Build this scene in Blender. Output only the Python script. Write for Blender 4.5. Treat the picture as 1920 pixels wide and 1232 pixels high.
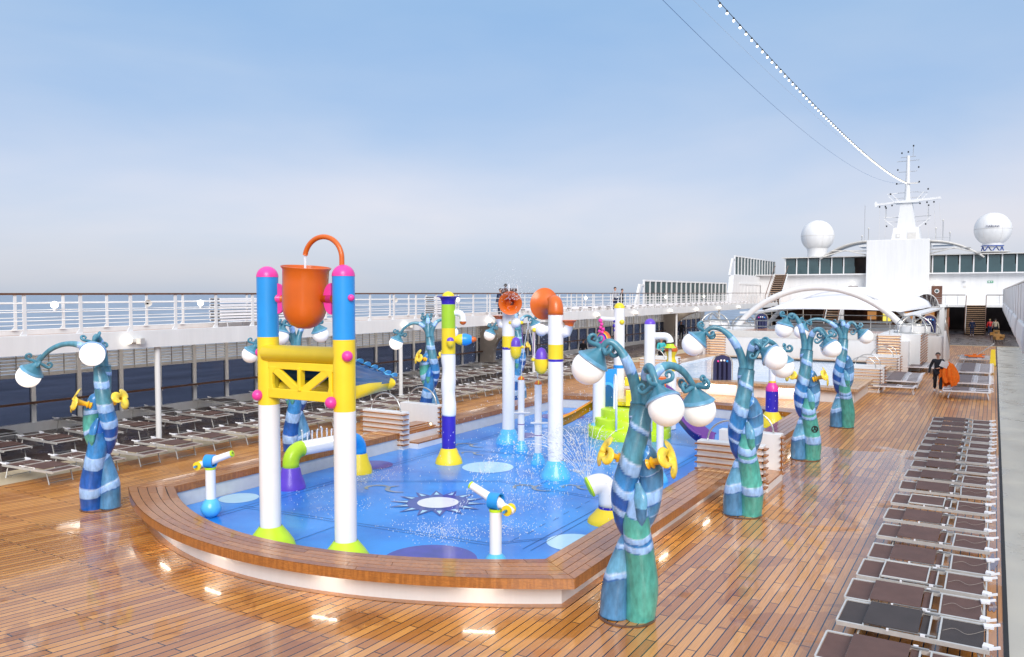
import bpy, bmesh, math, random
from mathutils import Vector, Matrix, Euler, noise
for o in list(bpy.data.objects): bpy.data.objects.remove(o)
S = bpy.context.scene
R = math.radians
rnd = random.Random(7)
# ------------------------------------------------------------ camera
cam = bpy.data.cameras.new('camera'); camo = bpy.data.objects.new('camera', cam)
S.collection.objects.link(camo); S.camera = camo
F_PX = 1500.0
cam.sensor_width = 36; cam.lens = 36*F_PX/1920; cam.clip_start = .1; cam.clip_end = 60000
YAW, PITCH = 31.0787, math.degrees(math.atan(67/F_PX))
camo.location = (0, 0, 4.5)
camo.rotation_euler = (R(90-PITCH), 0, R(YAW))
# ------------------------------------------------------------ world, sun, exposure
SUN_EL, SUN_AZ = 31.0, 143.0         # azimuth clockwise from +Y
W = bpy.data.worlds.new('World'); S.world = W; W.use_nodes = True
nt = W.node_tree; nt.nodes.clear()
def N(t, ty, **k):
    n = t.nodes.new(ty)
    for a, b in k.items(): setattr(n, a, b)
    return n
def L(t, a, b): t.links.new(a, b)
out = N(nt, 'ShaderNodeOutputWorld'); bg = N(nt, 'ShaderNodeBackground'); L(nt, bg.outputs[0], out.inputs[0])
sky = N(nt, 'ShaderNodeTexSky', sky_type='NISHITA', sun_disc=False)
sky.sun_elevation = R(SUN_EL); sky.sun_rotation = R(SUN_AZ); sky.air_density = 1.0; sky.dust_density = 2.0
tc = N(nt, 'ShaderNodeTexCoord'); sep = N(nt, 'ShaderNodeSeparateXYZ'); L(nt, tc.outputs['Generated'], sep.inputs[0])
# thin overcast: cloud deck brightness by elevation, streaked by noise stretched along the horizon
mp = N(nt, 'ShaderNodeMapping'); mp.inputs['Scale'].default_value = (1.0, 1.0, 3.6); mp.inputs['Rotation'].default_value = (.12, .1, .4); L(nt, tc.outputs['Generated'], mp.inputs[0])
nz = N(nt, 'ShaderNodeTexNoise'); nz.inputs['Scale'].default_value = 2.2; nz.inputs['Detail'].default_value = 5; nz.inputs['Roughness'].default_value = .48; nz.inputs['Distortion'].default_value = .25; L(nt, mp.outputs[0], nz.inputs[0])
ramp = N(nt, 'ShaderNodeValToRGB'); L(nt, sep.outputs[2], ramp.inputs[0])
cr = ramp.color_ramp
def stop(ramp_, p, c):
    e = ramp_.elements.new(p); e.color = (*c, 1)
cr.elements[0].position = 0; cr.elements[0].color = (.30, .35, .43, 1)
cr.elements[1].position = 1; cr.elements[1].color = (.66, .68, .72, 1)
stop(cr, .02, (.335, .375, .45)); stop(cr, .07, (.385, .41, .485)); stop(cr, .13, (.345, .39, .49)); stop(cr, .21, (.25, .335, .475)); stop(cr, .34, (.18, .295, .465)); stop(cr, .5, (.30, .40, .55)); stop(cr, .75, (.58, .62, .69))
nr = N(nt, 'ShaderNodeMapRange'); nr.inputs['From Min'].default_value = .3; nr.inputs['From Max'].default_value = .7; nr.inputs['To Min'].default_value = 0.0; nr.inputs['To Max'].default_value = 1.0
L(nt, nz.outputs[0], nr.inputs[0])
mixc = N(nt, 'ShaderNodeMix', data_type='RGBA', blend_type='MIX')
tintA = N(nt, 'ShaderNodeMix', data_type='RGBA', blend_type='MULTIPLY'); tintA.inputs[0].default_value = 1
L(nt, ramp.outputs[0], tintA.inputs[6]); tintA.inputs[7].default_value = (.86, .93, .99, 1)
tintB = N(nt, 'ShaderNodeMix', data_type='RGBA', blend_type='MULTIPLY'); tintB.inputs[0].default_value = 1
L(nt, ramp.outputs[0], tintB.inputs[6]); tintB.inputs[7].default_value = (1.22, 1.10, 1.01, 1)
L(nt, nr.outputs[0], mixc.inputs[0]); L(nt, tintA.outputs[2], mixc.inputs[6]); L(nt, tintB.outputs[2], mixc.inputs[7])
skm = N(nt, 'ShaderNodeMix', data_type='RGBA', blend_type='MULTIPLY'); skm.inputs[0].default_value = 1
L(nt, sky.outputs[0], skm.inputs[6]); skm.inputs[7].default_value = (.1, .1, .1, 1)
fin = N(nt, 'ShaderNodeMix', data_type='RGBA'); fin.inputs[0].default_value = .88
L(nt, skm.outputs[2], fin.inputs[6]); L(nt, mixc.outputs[2], fin.inputs[7])
L(nt, fin.outputs[2], bg.inputs[0]); bg.inputs[1].default_value = 1.0
sl = bpy.data.lights.new('sun', 'SUN'); sl.energy = 1.75; sl.angle = R(32); sl.color = (1, .95, .88)
so = bpy.data.objects.new('sun', sl); S.collection.objects.link(so)
az = R(SUN_AZ); el = R(SUN_EL)
sd = Vector((math.sin(az)*math.cos(el), math.cos(az)*math.cos(el), math.sin(el)))
so.rotation_euler = sd.to_track_quat('Z', 'Y').to_euler(); so.location = (0, -20, 40)
S.view_settings.view_transform = 'Standard'; S.view_settings.look = 'None'; S.view_settings.exposure = .80; S.view_settings.gamma = 1
S.cycles.max_bounces = 7; S.cycles.transparent_max_bounces = 12; S.cycles.caustics_reflective = False; S.cycles.caustics_refractive = False
S.cycles.sample_clamp_indirect = 4
try: S.cycles.use_denoising = True
except Exception: pass
# ------------------------------------------------------------ materials
MATS = {}
def newmat(name):
    m = bpy.data.materials.new(name); m.use_nodes = True; MATS[name] = m
    return m, m.node_tree, m.node_tree.nodes['Principled BSDF']
def mat(name, col, rough=.5, metal=0, var=.08, vscale=3.0, bump=0, bscale=40, coat=0, emit=None, es=1, rvar=0, trans=0, alpha=1):
    m, t, b = newmat(name)
    b.inputs['Roughness'].default_value = rough; b.inputs['Metallic'].default_value = metal
    b.inputs['Coat Weight'].default_value = coat; b.inputs['Coat Roughness'].default_value = .06
    geo = N(t, 'ShaderNodeNewGeometry')
    if var:
        n = N(t, 'ShaderNodeTexNoise'); n.inputs['Scale'].default_value = vscale; n.inputs['Detail'].default_value = 6
        L(t, geo.outputs['Position'], n.inputs[0])
        mr = N(t, 'ShaderNodeMapRange'); mr.inputs['From Min'].default_value = .3; mr.inputs['From Max'].default_value = .7
        mr.inputs['To Min'].default_value = 1-var; mr.inputs['To Max'].default_value = 1+var; L(t, n.outputs[0], mr.inputs[0])
        mx = N(t, 'ShaderNodeMix', data_type='RGBA', blend_type='MULTIPLY'); mx.inputs[0].default_value = 1
        mx.inputs[6].default_value = (*col, 1); L(t, mr.outputs[0], mx.inputs[7]); L(t, mx.outputs[2], b.inputs['Base Color'])
        if rvar:
            m2 = N(t, 'ShaderNodeMapRange'); m2.inputs['From Min'].default_value = .35; m2.inputs['From Max'].default_value = .65
            m2.inputs['To Min'].default_value = max(.02, rough-rvar); m2.inputs['To Max'].default_value = rough+rvar
            L(t, n.outputs[0], m2.inputs[0]); L(t, m2.outputs[0], b.inputs['Roughness'])
    else: b.inputs['Base Color'].default_value = (*col, 1)
    if bump:
        n2 = N(t, 'ShaderNodeTexNoise'); n2.inputs['Scale'].default_value = bscale; n2.inputs['Detail'].default_value = 4
        L(t, geo.outputs['Position'], n2.inputs[0])
        bp = N(t, 'ShaderNodeBump'); bp.inputs['Strength'].default_value = bump; bp.inputs['Distance'].default_value = .02
        L(t, n2.outputs[0], bp.inputs['Height']); L(t, bp.outputs[0], b.inputs['Normal'])
    if emit: b.inputs['Emission Color'].default_value = (*emit, 1); b.inputs['Emission Strength'].default_value = es
    b.inputs['Transmission Weight'].default_value = trans
    return m
white = mat('white_paint', (.75, .75, .755), .38, var=.03, vscale=.9, bump=.05, bscale=6)
def streaky(m_, amt):
    t = m_.node_tree; n = [x for x in t.nodes if x.type == 'TEX_NOISE'][0]; geo = [x for x in t.nodes if x.type == 'NEW_GEOMETRY'][0]
    mp_ = N(t, 'ShaderNodeMapping'); mp_.inputs['Scale'].default_value = (2.2, 2.2, .22); L(t, geo.outputs['Position'], mp_.inputs[0]); L(t, mp_.outputs[0], n.inputs[0])
    n.inputs['Roughness'].default_value = .7; r_ = [x for x in t.nodes if x.type == 'MAP_RANGE'][0]; r_.inputs['To Min'].default_value = 1-amt; r_.inputs['To Max'].default_value = 1+amt*.4
streaky(white, .085)
whitepipe = mat('white_gelcoat', (.86, .86, .87), .22, var=.025, vscale=2, coat=.4)
grayw = mat('offwhite_metal', (.62, .60, .57), .45, var=.06, vscale=5)
steel = mat('steel', (.62, .61, .58), .28, metal=1, var=.05)
alum = mat('aluminium', (.62, .61, .59), .4, metal=.35, var=.08, vscale=9)
beigem = mat('beige_metal', (.42, .37, .32), .5, var=.08)
orange = mat('orange_gloss', (.66, .13, .012), .34, coat=.15, var=.06)
yellow = mat('yellow_gloss', (.88, .66, .025), .36, coat=.12, var=.05)
bluep = mat('sky_blue_gloss', (.02, .30, .78), .36, coat=.12, var=.05)
ltblue = mat('light_blue_gloss', (.10, .50, .85), .32, coat=.3, var=.12, vscale=6)
pink = mat('pink_gloss', (.80, .05, .36), .36, coat=.12, var=.06)
lime = mat('lime_gloss', (.52, .78, .02), .36, coat=.12, var=.08)
green = mat('leaf_green_gloss', (.36, .62, .03), .36, coat=.12, var=.08)
indigo = mat('indigo_gloss', (.035, .02, .42), .36, coat=.12, var=.12)
purple = mat('purple_gloss', (.14, .06, .55), .36, coat=.12, var=.15)
grape = mat('grape_plastic', (.13, .035, .26), .36, coat=.12)
navy = mat('navy_vinyl', (.015, .02, .09), .45, var=.15)
deepblue = mat('deep_blue_gloss', (.012, .13, .36), .35, coat=.3)
black = mat('black_rubber', (.012, .012, .014), .6)
brownf = mat('brown_mesh_fabric', (.11, .058, .050), .75, var=.14, vscale=4, bump=.25, bscale=260)
darkf = mat('dark_mesh_fabric', (.045, .036, .037), .7, var=.14, bump=.2, bscale=260)
orangef = mat('orange_towel', (.85, .17, .01), .9, var=.15, vscale=9, bump=.5, bscale=25)
teakd = mat('dark_teak_rail', (.13, .055, .025), .35, coat=.3, var=.25, vscale=8)
dooru = mat('door_wood', (.12, .05, .03), .4, var=.2)
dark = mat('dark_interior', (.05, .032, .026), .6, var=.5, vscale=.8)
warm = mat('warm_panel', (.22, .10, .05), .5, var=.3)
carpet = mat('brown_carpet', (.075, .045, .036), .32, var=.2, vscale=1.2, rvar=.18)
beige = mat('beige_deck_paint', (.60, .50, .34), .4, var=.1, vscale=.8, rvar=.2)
pale = mat('pale_deck_paint', (.52, .50, .44), .38, var=.09, vscale=.7, bump=.1, bscale=25, rvar=.2)
globe_m = mat('lamp_globe', (.9, .9, .9), .25, var=0, emit=(1, .97, .93), es=.10)
globe_l = mat('lamp_globe_lit', (.9, .9, .9), .25, var=0, emit=(1, .97, .95), es=.45)
strip_e = mat('lamp_strip', (1, .9, .7), .4, var=0, emit=(1, .92, .78), es=11)
slat_e = mat('slat_lamp', (1, .85, .6), .4, var=0, emit=(1, .78, .5), es=1.5)
bulb_e = mat('bulb_glow', (1, .9, .7), .4, var=0, emit=(1, .88, .62), es=3)
wall_e = mat('wall_lamp_glow', (1, .95, .85), .4, var=0, emit=(1, .93, .78), es=1.6)
skinl = mat('skin_light', (.52, .27, .18), .5, var=.04); skind = mat('skin_dark', (.07, .035, .022), .45, var=.04)
blackf = mat('black_cloth', (.01, .011, .018), .85, var=.2, vscale=12); navyf = mat('navy_cloth', (.015, .025, .07), .85, var=.2, vscale=12)
greyf = mat('grey_cloth', (.36, .38, .43), .85, var=.1); tealf = mat('teal_cloth', (.04, .42, .45), .8); hairm = mat('dark_hair', (.012, .009, .008), .5)
blond = mat('fair_hair', (.4, .28, .12), .5); whitef = mat('white_cloth', (.8, .8, .84), .8, var=.03)
redm = mat('red_paint', (.6, .02, .02), .4); greens = mat('green_sign', (.0, .28, .12), .4); goldf = mat('flower_yellow', (.9, .50, .02), .35, coat=.3, var=.15, vscale=9)
petal = mat('petal_yellow', (.92, .66, .05), .35, coat=.3, var=.2, vscale=14)
chairw = mat('rattan', (.35, .18, .05), .6, var=.2)
# lamp-post paints
louvrem = mat('louvre_white', (.82, .81, .79), .5, var=.03)
L1 = mat('slate_blue_paint', (.065, .20, .38), .32, coat=.35, var=.22, vscale=7)
L2 = mat('pale_blue_paint', (.33, .52, .82), .32, coat=.35, var=.12, vscale=8)
L3 = mat('royal_blue_paint', (.008, .055, .30), .3, coat=.4, var=.35, vscale=6)
L4 = mat('sea_green_paint', (.03, .34, .30), .34, coat=.35, var=.25, vscale=6)
L5 = mat('teal_blue_paint', (.06, .22, .31), .36, coat=.3, var=.2, vscale=8)
L6 = mat('mid_blue_paint', (.03, .20, .50), .32, coat=.35, var=.25, vscale=7)
L7 = mat('bright_aqua_paint', (.11, .31, .47), .34, coat=.3, var=.2, vscale=9)
def paint_material():
    m, t, b = newmat('airbrushed_paint'); at_ = N(t, 'ShaderNodeAttribute'); at_.attribute_name = 'paint'
    geo = N(t, 'ShaderNodeNewGeometry'); n = N(t, 'ShaderNodeTexNoise'); n.inputs['Scale'].default_value = 9; n.inputs['Detail'].default_value = 7
    mp_ = N(t, 'ShaderNodeMapping'); mp_.inputs['Scale'].default_value = (1.6, 1.6, .7); L(t, geo.outputs['Position'], mp_.inputs[0]); L(t, mp_.outputs[0], n.inputs[0])
    mr = N(t, 'ShaderNodeMapRange'); L(t, n.outputs[0], mr.inputs[0]); mr.inputs['From Min'].default_value = .3; mr.inputs['From Max'].default_value = .7; mr.inputs['To Min'].default_value = .74; mr.inputs['To Max'].default_value = 1.28
    mx = N(t, 'ShaderNodeMix', data_type='RGBA', blend_type='MULTIPLY'); mx.inputs[0].default_value = 1; L(t, at_.outputs['Color'], mx.inputs[6]); L(t, mr.outputs[0], mx.inputs[7]); L(t, mx.outputs[2], b.inputs['Base Color'])
    b.inputs['Roughness'].default_value = .36; b.inputs['Coat Weight'].default_value = .35; b.inputs['Coat Roughness'].default_value = .1
    n2 = N(t, 'ShaderNodeTexNoise'); n2.inputs['Scale'].default_value = 30; n2.inputs['Detail'].default_value = 5; L(t, geo.outputs['Position'], n2.inputs[0])
    bp = N(t, 'ShaderNodeBump'); bp.inputs['Strength'].default_value = .3; bp.inputs['Distance'].default_value = .006; L(t, n2.outputs[0], bp.inputs['Height']); L(t, bp.outputs[0], b.inputs['Normal'])
    return m
paintm = paint_material()
def mathn(t, op, a, b=None, c=None):
    n = N(t, 'ShaderNodeMath', operation=op)
    for i, x in enumerate((a, b, c)):
        if x is None: continue
        if isinstance(x, (int, float)): n.inputs[i].default_value = x
        else: L(t, x, n.inputs[i])
    return n.outputs[0]
def deck_material():
    m, t, b = newmat('teak_deck')
    geo = N(t, 'ShaderNodeNewGeometry'); sp = N(t, 'ShaderNodeSeparateXYZ'); L(t, geo.outputs['Position'], sp.inputs[0])
    X, Y = sp.outputs[0], sp.outputs[1]
    # the caulking lines fan out ahead of the curved bench
    s = N(t, 'ShaderNodeMapRange', interpolation_type='SMOOTHSTEP'); L(t, X, s.inputs[0])
    s.inputs['From Min'].default_value = -5.0; s.inputs['From Max'].default_value = -11.5; s.inputs['To Min'].default_value = 0; s.inputs['To Max'].default_value = 1
    ym = mathn(t, 'SUBTRACT', mathn(t, 'MINIMUM', Y, 10.0), 10.0)
    u = mathn(t, 'SUBTRACT', X, mathn(t, 'MULTIPLY', mathn(t, 'MULTIPLY', ym, .24), s.outputs[0]))
    cv = N(t, 'ShaderNodeCombineXYZ'); L(t, Y, cv.inputs[0]); L(t, u, cv.inputs[1])
    bk = N(t, 'ShaderNodeTexBrick', offset=.41, offset_frequency=2, squash=1.0); L(t, cv.outputs[0], bk.inputs[0])
    bk.inputs['Scale'].default_value = 1; bk.inputs['Brick Width'].default_value = 2.1; bk.inputs['Row Height'].default_value = .135
    bk.inputs['Mortar Size'].default_value = .0095; bk.inputs['Mortar Smooth'].default_value = .15; bk.inputs['Bias'].default_value = 0
    bk.inputs['Color1'].default_value = (.41, .148, .025, 1); bk.inputs['Color2'].default_value = (.67, .30, .070, 1); bk.inputs['Mortar'].default_value = (.018, .007, .004, 1)
    gr = N(t, 'ShaderNodeMapping'); gr.inputs['Scale'].default_value = (1.2, 45, 1); L(t, cv.outputs[0], gr.inputs[0])
    gn = N(t, 'ShaderNodeTexNoise'); gn.inputs['Scale'].default_value = 2.0; gn.inputs['Detail'].default_value = 5; L(t, gr.outputs[0], gn.inputs[0])
    g2 = N(t, 'ShaderNodeMapRange'); L(t, gn.outputs[0], g2.inputs[0]); g2.inputs['From Min'].default_value = .3; g2.inputs['From Max'].default_value = .7; g2.inputs['To Min'].default_value = .8; g2.inputs['To Max'].default_value = 1.15
    c1 = N(t, 'ShaderNodeMix', data_type='RGBA', blend_type='MULTIPLY'); c1.inputs[0].default_value = 1; L(t, bk.outputs[0], c1.inputs[6]); L(t, g2.outputs[0], c1.inputs[7])
    # wet / damp mask: soaked round the splash pool, drying towards the far deck
    wn = N(t, 'ShaderNodeTexNoise'); wn.inputs['Scale'].default_value = .42; wn.inputs['Detail'].default_value = 7; wn.inputs['Roughness'].default_value = .55; wn.inputs['Distortion'].default_value = .6; L(t, geo.outputs['Position'], wn.inputs[0])
    d = N(t, 'ShaderNodeMapRange'); L(t, Y, d.inputs[0]); d.inputs['From Min'].default_value = 22; d.inputs['From Max'].default_value = 31; d.inputs['To Min'].default_value = .14; d.inputs['To Max'].default_value = -.3
    dx = N(t, 'ShaderNodeMapRange'); L(t, X, dx.inputs[0]); dx.inputs['From Min'].default_value = -18; dx.inputs['From Max'].default_value = -13.5; dx.inputs['To Min'].default_value = -.3; dx.inputs['To Max'].default_value = 0
    w0 = mathn(t, 'ADD', mathn(t, 'ADD', wn.outputs[0], d.outputs[0]), dx.outputs[0])
    wet = N(t, 'ShaderNodeMapRange', interpolation_type='SMOOTHSTEP'); L(t, w0, wet.inputs[0]); wet.inputs['From Min'].default_value = .5; wet.inputs['From Max'].default_value = .54
    # soaked darker boards near the bench
    wn2 = N(t, 'ShaderNodeTexNoise'); wn2.inputs['Scale'].default_value = .55; wn2.inputs['Detail'].default_value = 6; wn2.inputs['Distortion'].default_value = 1.2
    mpp = N(t, 'ShaderNodeMapping'); mpp.inputs['Location'].default_value = (13, 7, 0); L(t, geo.outputs['Position'], mpp.inputs[0]); L(t, mpp.outputs[0], wn2.inputs[0])
    soak = N(t, 'ShaderNodeMapRange', interpolation_type='SMOOTHSTEP'); L(t, mathn(t, 'ADD', mathn(t, 'ADD', wn2.outputs[0], mathn(t, 'MULTIPLY', d.outputs[0], .35)), dx.outputs[0]), soak.inputs[0]); soak.inputs['From Min'].default_value = .60; soak.inputs['From Max'].default_value = .62
    c2 = N(t, 'ShaderNodeMix', data_type='RGBA', blend_type='MULTIPLY'); L(t, mathn(t, 'MULTIPLY', soak.outputs[0], .5), c2.inputs[0]); L(t, c1.outputs[2], c2.inputs[6]); c2.inputs[7].default_value = (.56, .44, .36, 1)
    L(t, c2.outputs[2], b.inputs['Base Color'])
    rr = N(t, 'ShaderNodeMapRange'); L(t, wet.outputs[0], rr.inputs[0]); rr.inputs['To Min'].default_value = .42; rr.inputs['To Max'].default_value = .24
    L(t, rr.outputs[0], b.inputs['Roughness'])
    cw = N(t, 'ShaderNodeMapRange'); L(t, wet.outputs[0], cw.inputs[0]); cw.inputs['To Min'].default_value = .16; cw.inputs['To Max'].default_value = .58
    L(t, cw.outputs[0], b.inputs['Coat Weight']); b.inputs['Coat Roughness'].default_value = .035; b.inputs['Coat IOR'].default_value = 1.55
    rn = N(t, 'ShaderNodeTexNoise'); rn.inputs['Scale'].default_value = 9; rn.inputs['Detail'].default_value = 3; L(t, geo.outputs['Position'], rn.inputs[0])
    hh = mathn(t, 'ADD', mathn(t, 'MULTIPLY', bk.outputs['Fac'], -.5), mathn(t, 'MULTIPLY', rn.outputs[0], .35))
    bp = N(t, 'ShaderNodeBump'); bp.inputs['Strength'].default_value = .35; bp.inputs['Distance'].default_value = .008; L(t, hh, bp.inputs['Height']); L(t, bp.outputs[0], b.inputs['Normal'])
    bp2 = N(t, 'ShaderNodeBump'); bp2.inputs['Strength'].default_value = .08; bp2.inputs['Distance'].default_value = .008; L(t, rn.outputs[0], bp2.inputs['Height']); L(t, bp2.outputs[0], b.inputs['Coat Normal'])
    return m
deckm = deck_material()
def board_material(name, ca, cb, coat=.7):
    m, t, b = newmat(name)
    geo = N(t, 'ShaderNodeNewGeometry')
    mx = N(t, 'ShaderNodeMix', data_type='RGBA'); L(t, geo.outputs['Random Per Island'], mx.inputs[0]); mx.inputs[6].default_value = (*ca, 1); mx.inputs[7].default_value = (*cb, 1)
    n = N(t, 'ShaderNodeTexNoise'); n.inputs['Scale'].default_value = 14; n.inputs['Detail'].default_value = 6; n.inputs['Distortion'].default_value = 1.5
    mp_ = N(t, 'ShaderNodeMapping'); mp_.inputs['Scale'].default_value = (.7, .7, 3); L(t, geo.outputs['Position'], mp_.inputs[0]); L(t, mp_.outputs[0], n.inputs[0])
    mr = N(t, 'ShaderNodeMapRange'); L(t, n.outputs[0], mr.inputs[0]); mr.inputs['From Min'].default_value = .3; mr.inputs['From Max'].default_value = .7; mr.inputs['To Min'].default_value = .72; mr.inputs['To Max'].default_value = 1.15
    m2 = N(t, 'ShaderNodeMix', data_type='RGBA', blend_type='MULTIPLY'); m2.inputs[0].default_value = 1; L(t, mx.outputs[2], m2.inputs[6]); L(t, mr.outputs[0], m2.inputs[7])
    # dark water drips on the vertical edge
    sp = N(t, 'ShaderNodeSeparateXYZ'); L(t, geo.outputs['True Normal'], sp.inputs[0])
    vert = mathn(t, 'LESS_THAN', mathn(t, 'ABSOLUTE', sp.outputs[2]), .5)
    dn = N(t, 'ShaderNodeTexNoise'); dn.inputs['Scale'].default_value = 6; dn.inputs['Detail'].default_value = 4
    mp3 = N(t, 'ShaderNodeMapping'); mp3.inputs['Scale'].default_value = (3, 3, .35); L(t, geo.outputs['Position'], mp3.inputs[0]); L(t, mp3.outputs[0], dn.inputs[0])
    dr = N(t, 'ShaderNodeMapRange'); L(t, dn.outputs[0], dr.inputs[0]); dr.inputs['From Min'].default_value = .46; dr.inputs['From Max'].default_value = .54; dr.inputs['To Min'].default_value = 0; dr.inputs['To Max'].default_value = .30
    m3 = N(t, 'ShaderNodeMix', data_type='RGBA', blend_type='MULTIPLY'); L(t, mathn(t, 'MULTIPLY', vert, dr.outputs[0]), m3.inputs[0]); L(t, m2.outputs[2], m3.inputs[6]); m3.inputs[7].default_value = (.3, .2, .16, 1)
    L(t, m3.outputs[2], b.inputs['Base Color']); b.inputs['Roughness'].default_value = .3
    b.inputs['Coat Weight'].default_value = coat; b.inputs['Coat Roughness'].default_value = .06
    bp = N(t, 'ShaderNodeBump'); bp.inputs['Strength'].default_value = .25; bp.inputs['Distance'].default_value = .004; L(t, n.outputs[0], bp.inputs['Height']); L(t, bp.outputs[0], b.inputs['Normal'])
    return m
board = board_material('wet_bench_boards', (.32, .108, .020), (.50, .20, .045), .5)
slatm = board_material('slat_boards', (.34, .115, .022), (.44, .17, .04), .0)
farboard = board_material('pale_boards', (.46, .29, .17), (.58, .38, .23), .3)
def pad_material():
    m, t, b = newmat('blue_pad_rubber')
    geo = N(t, 'ShaderNodeNewGeometry')
    n = N(t, 'ShaderNodeTexNoise'); n.inputs['Scale'].default_value = .6; n.inputs['Detail'].default_value = 6; L(t, geo.outputs['Position'], n.inputs[0])
    r = N(t, 'ShaderNodeValToRGB'); L(t, n.outputs[0], r.inputs[0])
    r.color_ramp.elements[0].position = .35; r.color_ramp.elements[0].color = (.004, .155, .60, 1)
    r.color_ramp.elements[1].position = .62; r.color_ramp.elements[1].color = (.016, .27, .80, 1)
    sp2 = N(t, 'ShaderNodeTexNoise'); sp2.inputs['Scale'].default_value = 90; sp2.inputs['Detail'].default_value = 3; L(t, geo.outputs['Position'], sp2.inputs[0])
    mr = N(t, 'ShaderNodeMapRange'); L(t, sp2.outputs[0], mr.inputs[0]); mr.inputs['To Min'].default_value = .8; mr.inputs['To Max'].default_value = 1.25
    mx = N(t, 'ShaderNodeMix', data_type='RGBA', blend_type='MULTIPLY'); mx.inputs[0].default_value = 1; L(t, r.outputs[0], mx.inputs[6]); L(t, mr.outputs[0], mx.inputs[7])
    L(t, mx.outputs[2], b.inputs['Base Color']); b.inputs['Roughness'].default_value = .35
    b.inputs['Coat Weight'].default_value = .42; b.inputs['Coat Roughness'].default_value = .05
    wn = N(t, 'ShaderNodeTexNoise'); wn.inputs['Scale'].default_value = 5; wn.inputs['Detail'].default_value = 5; wn.inputs['Distortion'].default_value = .8; L(t, geo.outputs['Position'], wn.inputs[0])
    bp2 = N(t, 'ShaderNodeBump'); bp2.inputs['Strength'].default_value = .22; bp2.inputs['Distance'].default_value = .02; L(t, wn.outputs[0], bp2.inputs['Height']); L(t, bp2.outputs[0], b.inputs['Coat Normal'])
    bp = N(t, 'ShaderNodeBump'); bp.inputs['Strength'].default_value = .15; bp.inputs['Distance'].default_value = .004; L(t, sp2.outputs[0], bp.inputs['Height']); L(t, bp.outputs[0], b.inputs['Normal'])
    return m
padm = pad_material()
def glass_material(name, tint, refl=.12):
    m = bpy.data.materials.new(name); m.use_nodes = True; t = m.node_tree; t.nodes.clear()
    o = N(t, 'ShaderNodeOutputMaterial'); tr = N(t, 'ShaderNodeBsdfTransparent'); tr.inputs[0].default_value = (*tint, 1)
    g = N(t, 'ShaderNodeBsdfGlossy'); g.inputs['Roughness'].default_value = .02
    fr = N(t, 'ShaderNodeFresnel'); fr.inputs[0].default_value = 1.35
    mx = N(t, 'ShaderNodeMixShader'); L(t, mathn(t, 'MULTIPLY', fr.outputs[0], refl*4), mx.inputs[0]); L(t, tr.outputs[0], mx.inputs[1]); L(t, g.outputs[0], mx.inputs[2]); L(t, mx.outputs[0], o.inputs[0])
    return m
glassw = glass_material('tinted_window', (.38, .38, .43), .06)
glassd = mat('dark_green_glass', (.035, .075, .085), .06, coat=1, var=.15, vscale=.5)
screen_glass = mat('screen_glass', (.018, .055, .06), .4, var=.1, vscale=.5)
ceil_e = mat('ceiling_lamp_glow', (1, .9, .75), .4, var=0, emit=(1, .93, .84), es=3.2)
def water_drop():
    m, t, b = newmat('water_drops'); b.inputs['Base Color'].default_value = (.95, .97, 1, 1); b.inputs['Roughness'].default_value = .08
    b.inputs['Specular IOR Level'].default_value = .9; b.inputs['Alpha'].default_value = .82
    return m
drop = water_drop()
def stream():
    m, t, b = newmat('water_stream'); b.inputs['Base Color'].default_value = (.9, .94, 1, 1); b.inputs['Roughness'].default_value = .1; b.inputs['Alpha'].default_value = .55
    return m
streamm = stream()
def sea_material():
    m, t, b = newmat('sea_water')
    geo = N(t, 'ShaderNodeNewGeometry')
    n = N(t, 'ShaderNodeTexNoise'); n.inputs['Scale'].default_value = .05; n.inputs['Detail'].default_value = 9; n.inputs['Roughness'].default_value = .6
    mp_ = N(t, 'ShaderNodeMapping'); mp_.inputs['Scale'].default_value = (2.2, .6, 1); mp_.inputs['Rotation'].default_value = (0, 0, .3); L(t, geo.outputs['Position'], mp_.inputs[0]); L(t, mp_.outputs[0], n.inputs[0])
    r = N(t, 'ShaderNodeMapRange'); L(t, n.outputs[0], r.inputs[0]); r.inputs['From Min'].default_value = .35; r.inputs['From Max'].default_value = .65; r.inputs['To Min'].default_value = .7; r.inputs['To Max'].default_value = 1.25
    mx = N(t, 'ShaderNodeMix', data_type='RGBA', blend_type='MULTIPLY'); mx.inputs[0].default_value = 1; mx.inputs[6].default_value = (.23, .29, .375, 1); L(t, r.outputs[0], mx.inputs[7])
    L(t, mx.outputs[2], b.inputs['Base Color']); b.inputs['Roughness'].default_value = .42; b.inputs['IOR'].default_value = 1.33
    bp = N(t, 'ShaderNodeBump'); bp.inputs['Strength'].default_value = .9; bp.inputs['Distance'].default_value = 1.2; L(t, n.outputs[0], bp.inputs['Height']); L(t, bp.outputs[0], b.inputs['Normal'])
    return m
seam = sea_material()
def pool_material():
    m, t, b = newmat('pool_water')
    geo = N(t, 'ShaderNodeNewGeometry')
    n = N(t, 'ShaderNodeTexNoise'); n.inputs['Scale'].default_value = 2.5; n.inputs['Detail'].default_value = 5; n.inputs['Distortion'].default_value = 1; L(t, geo.outputs['Position'], n.inputs[0])
    r = N(t, 'ShaderNodeValToRGB'); L(t, n.outputs[0], r.inputs[0]); r.color_ramp.elements[0].position = .3; r.color_ramp.elements[0].color = (.42, .58, .80, 1); r.color_ramp.elements[1].position = .7; r.color_ramp.elements[1].color = (.62, .74, .88, 1)
    L(t, r.outputs[0], b.inputs['Base Color']); b.inputs['Roughness'].default_value = .08; b.inputs['IOR'].default_value = 1.33
    bp = N(t, 'ShaderNodeBump'); bp.inputs['Strength'].default_value = .25; bp.inputs['Distance'].default_value = .05; L(t, n.outputs[0], bp.inputs['Height']); L(t, bp.outputs[0], b.inputs['Normal'])
    return m
poolm = pool_material()
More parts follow.
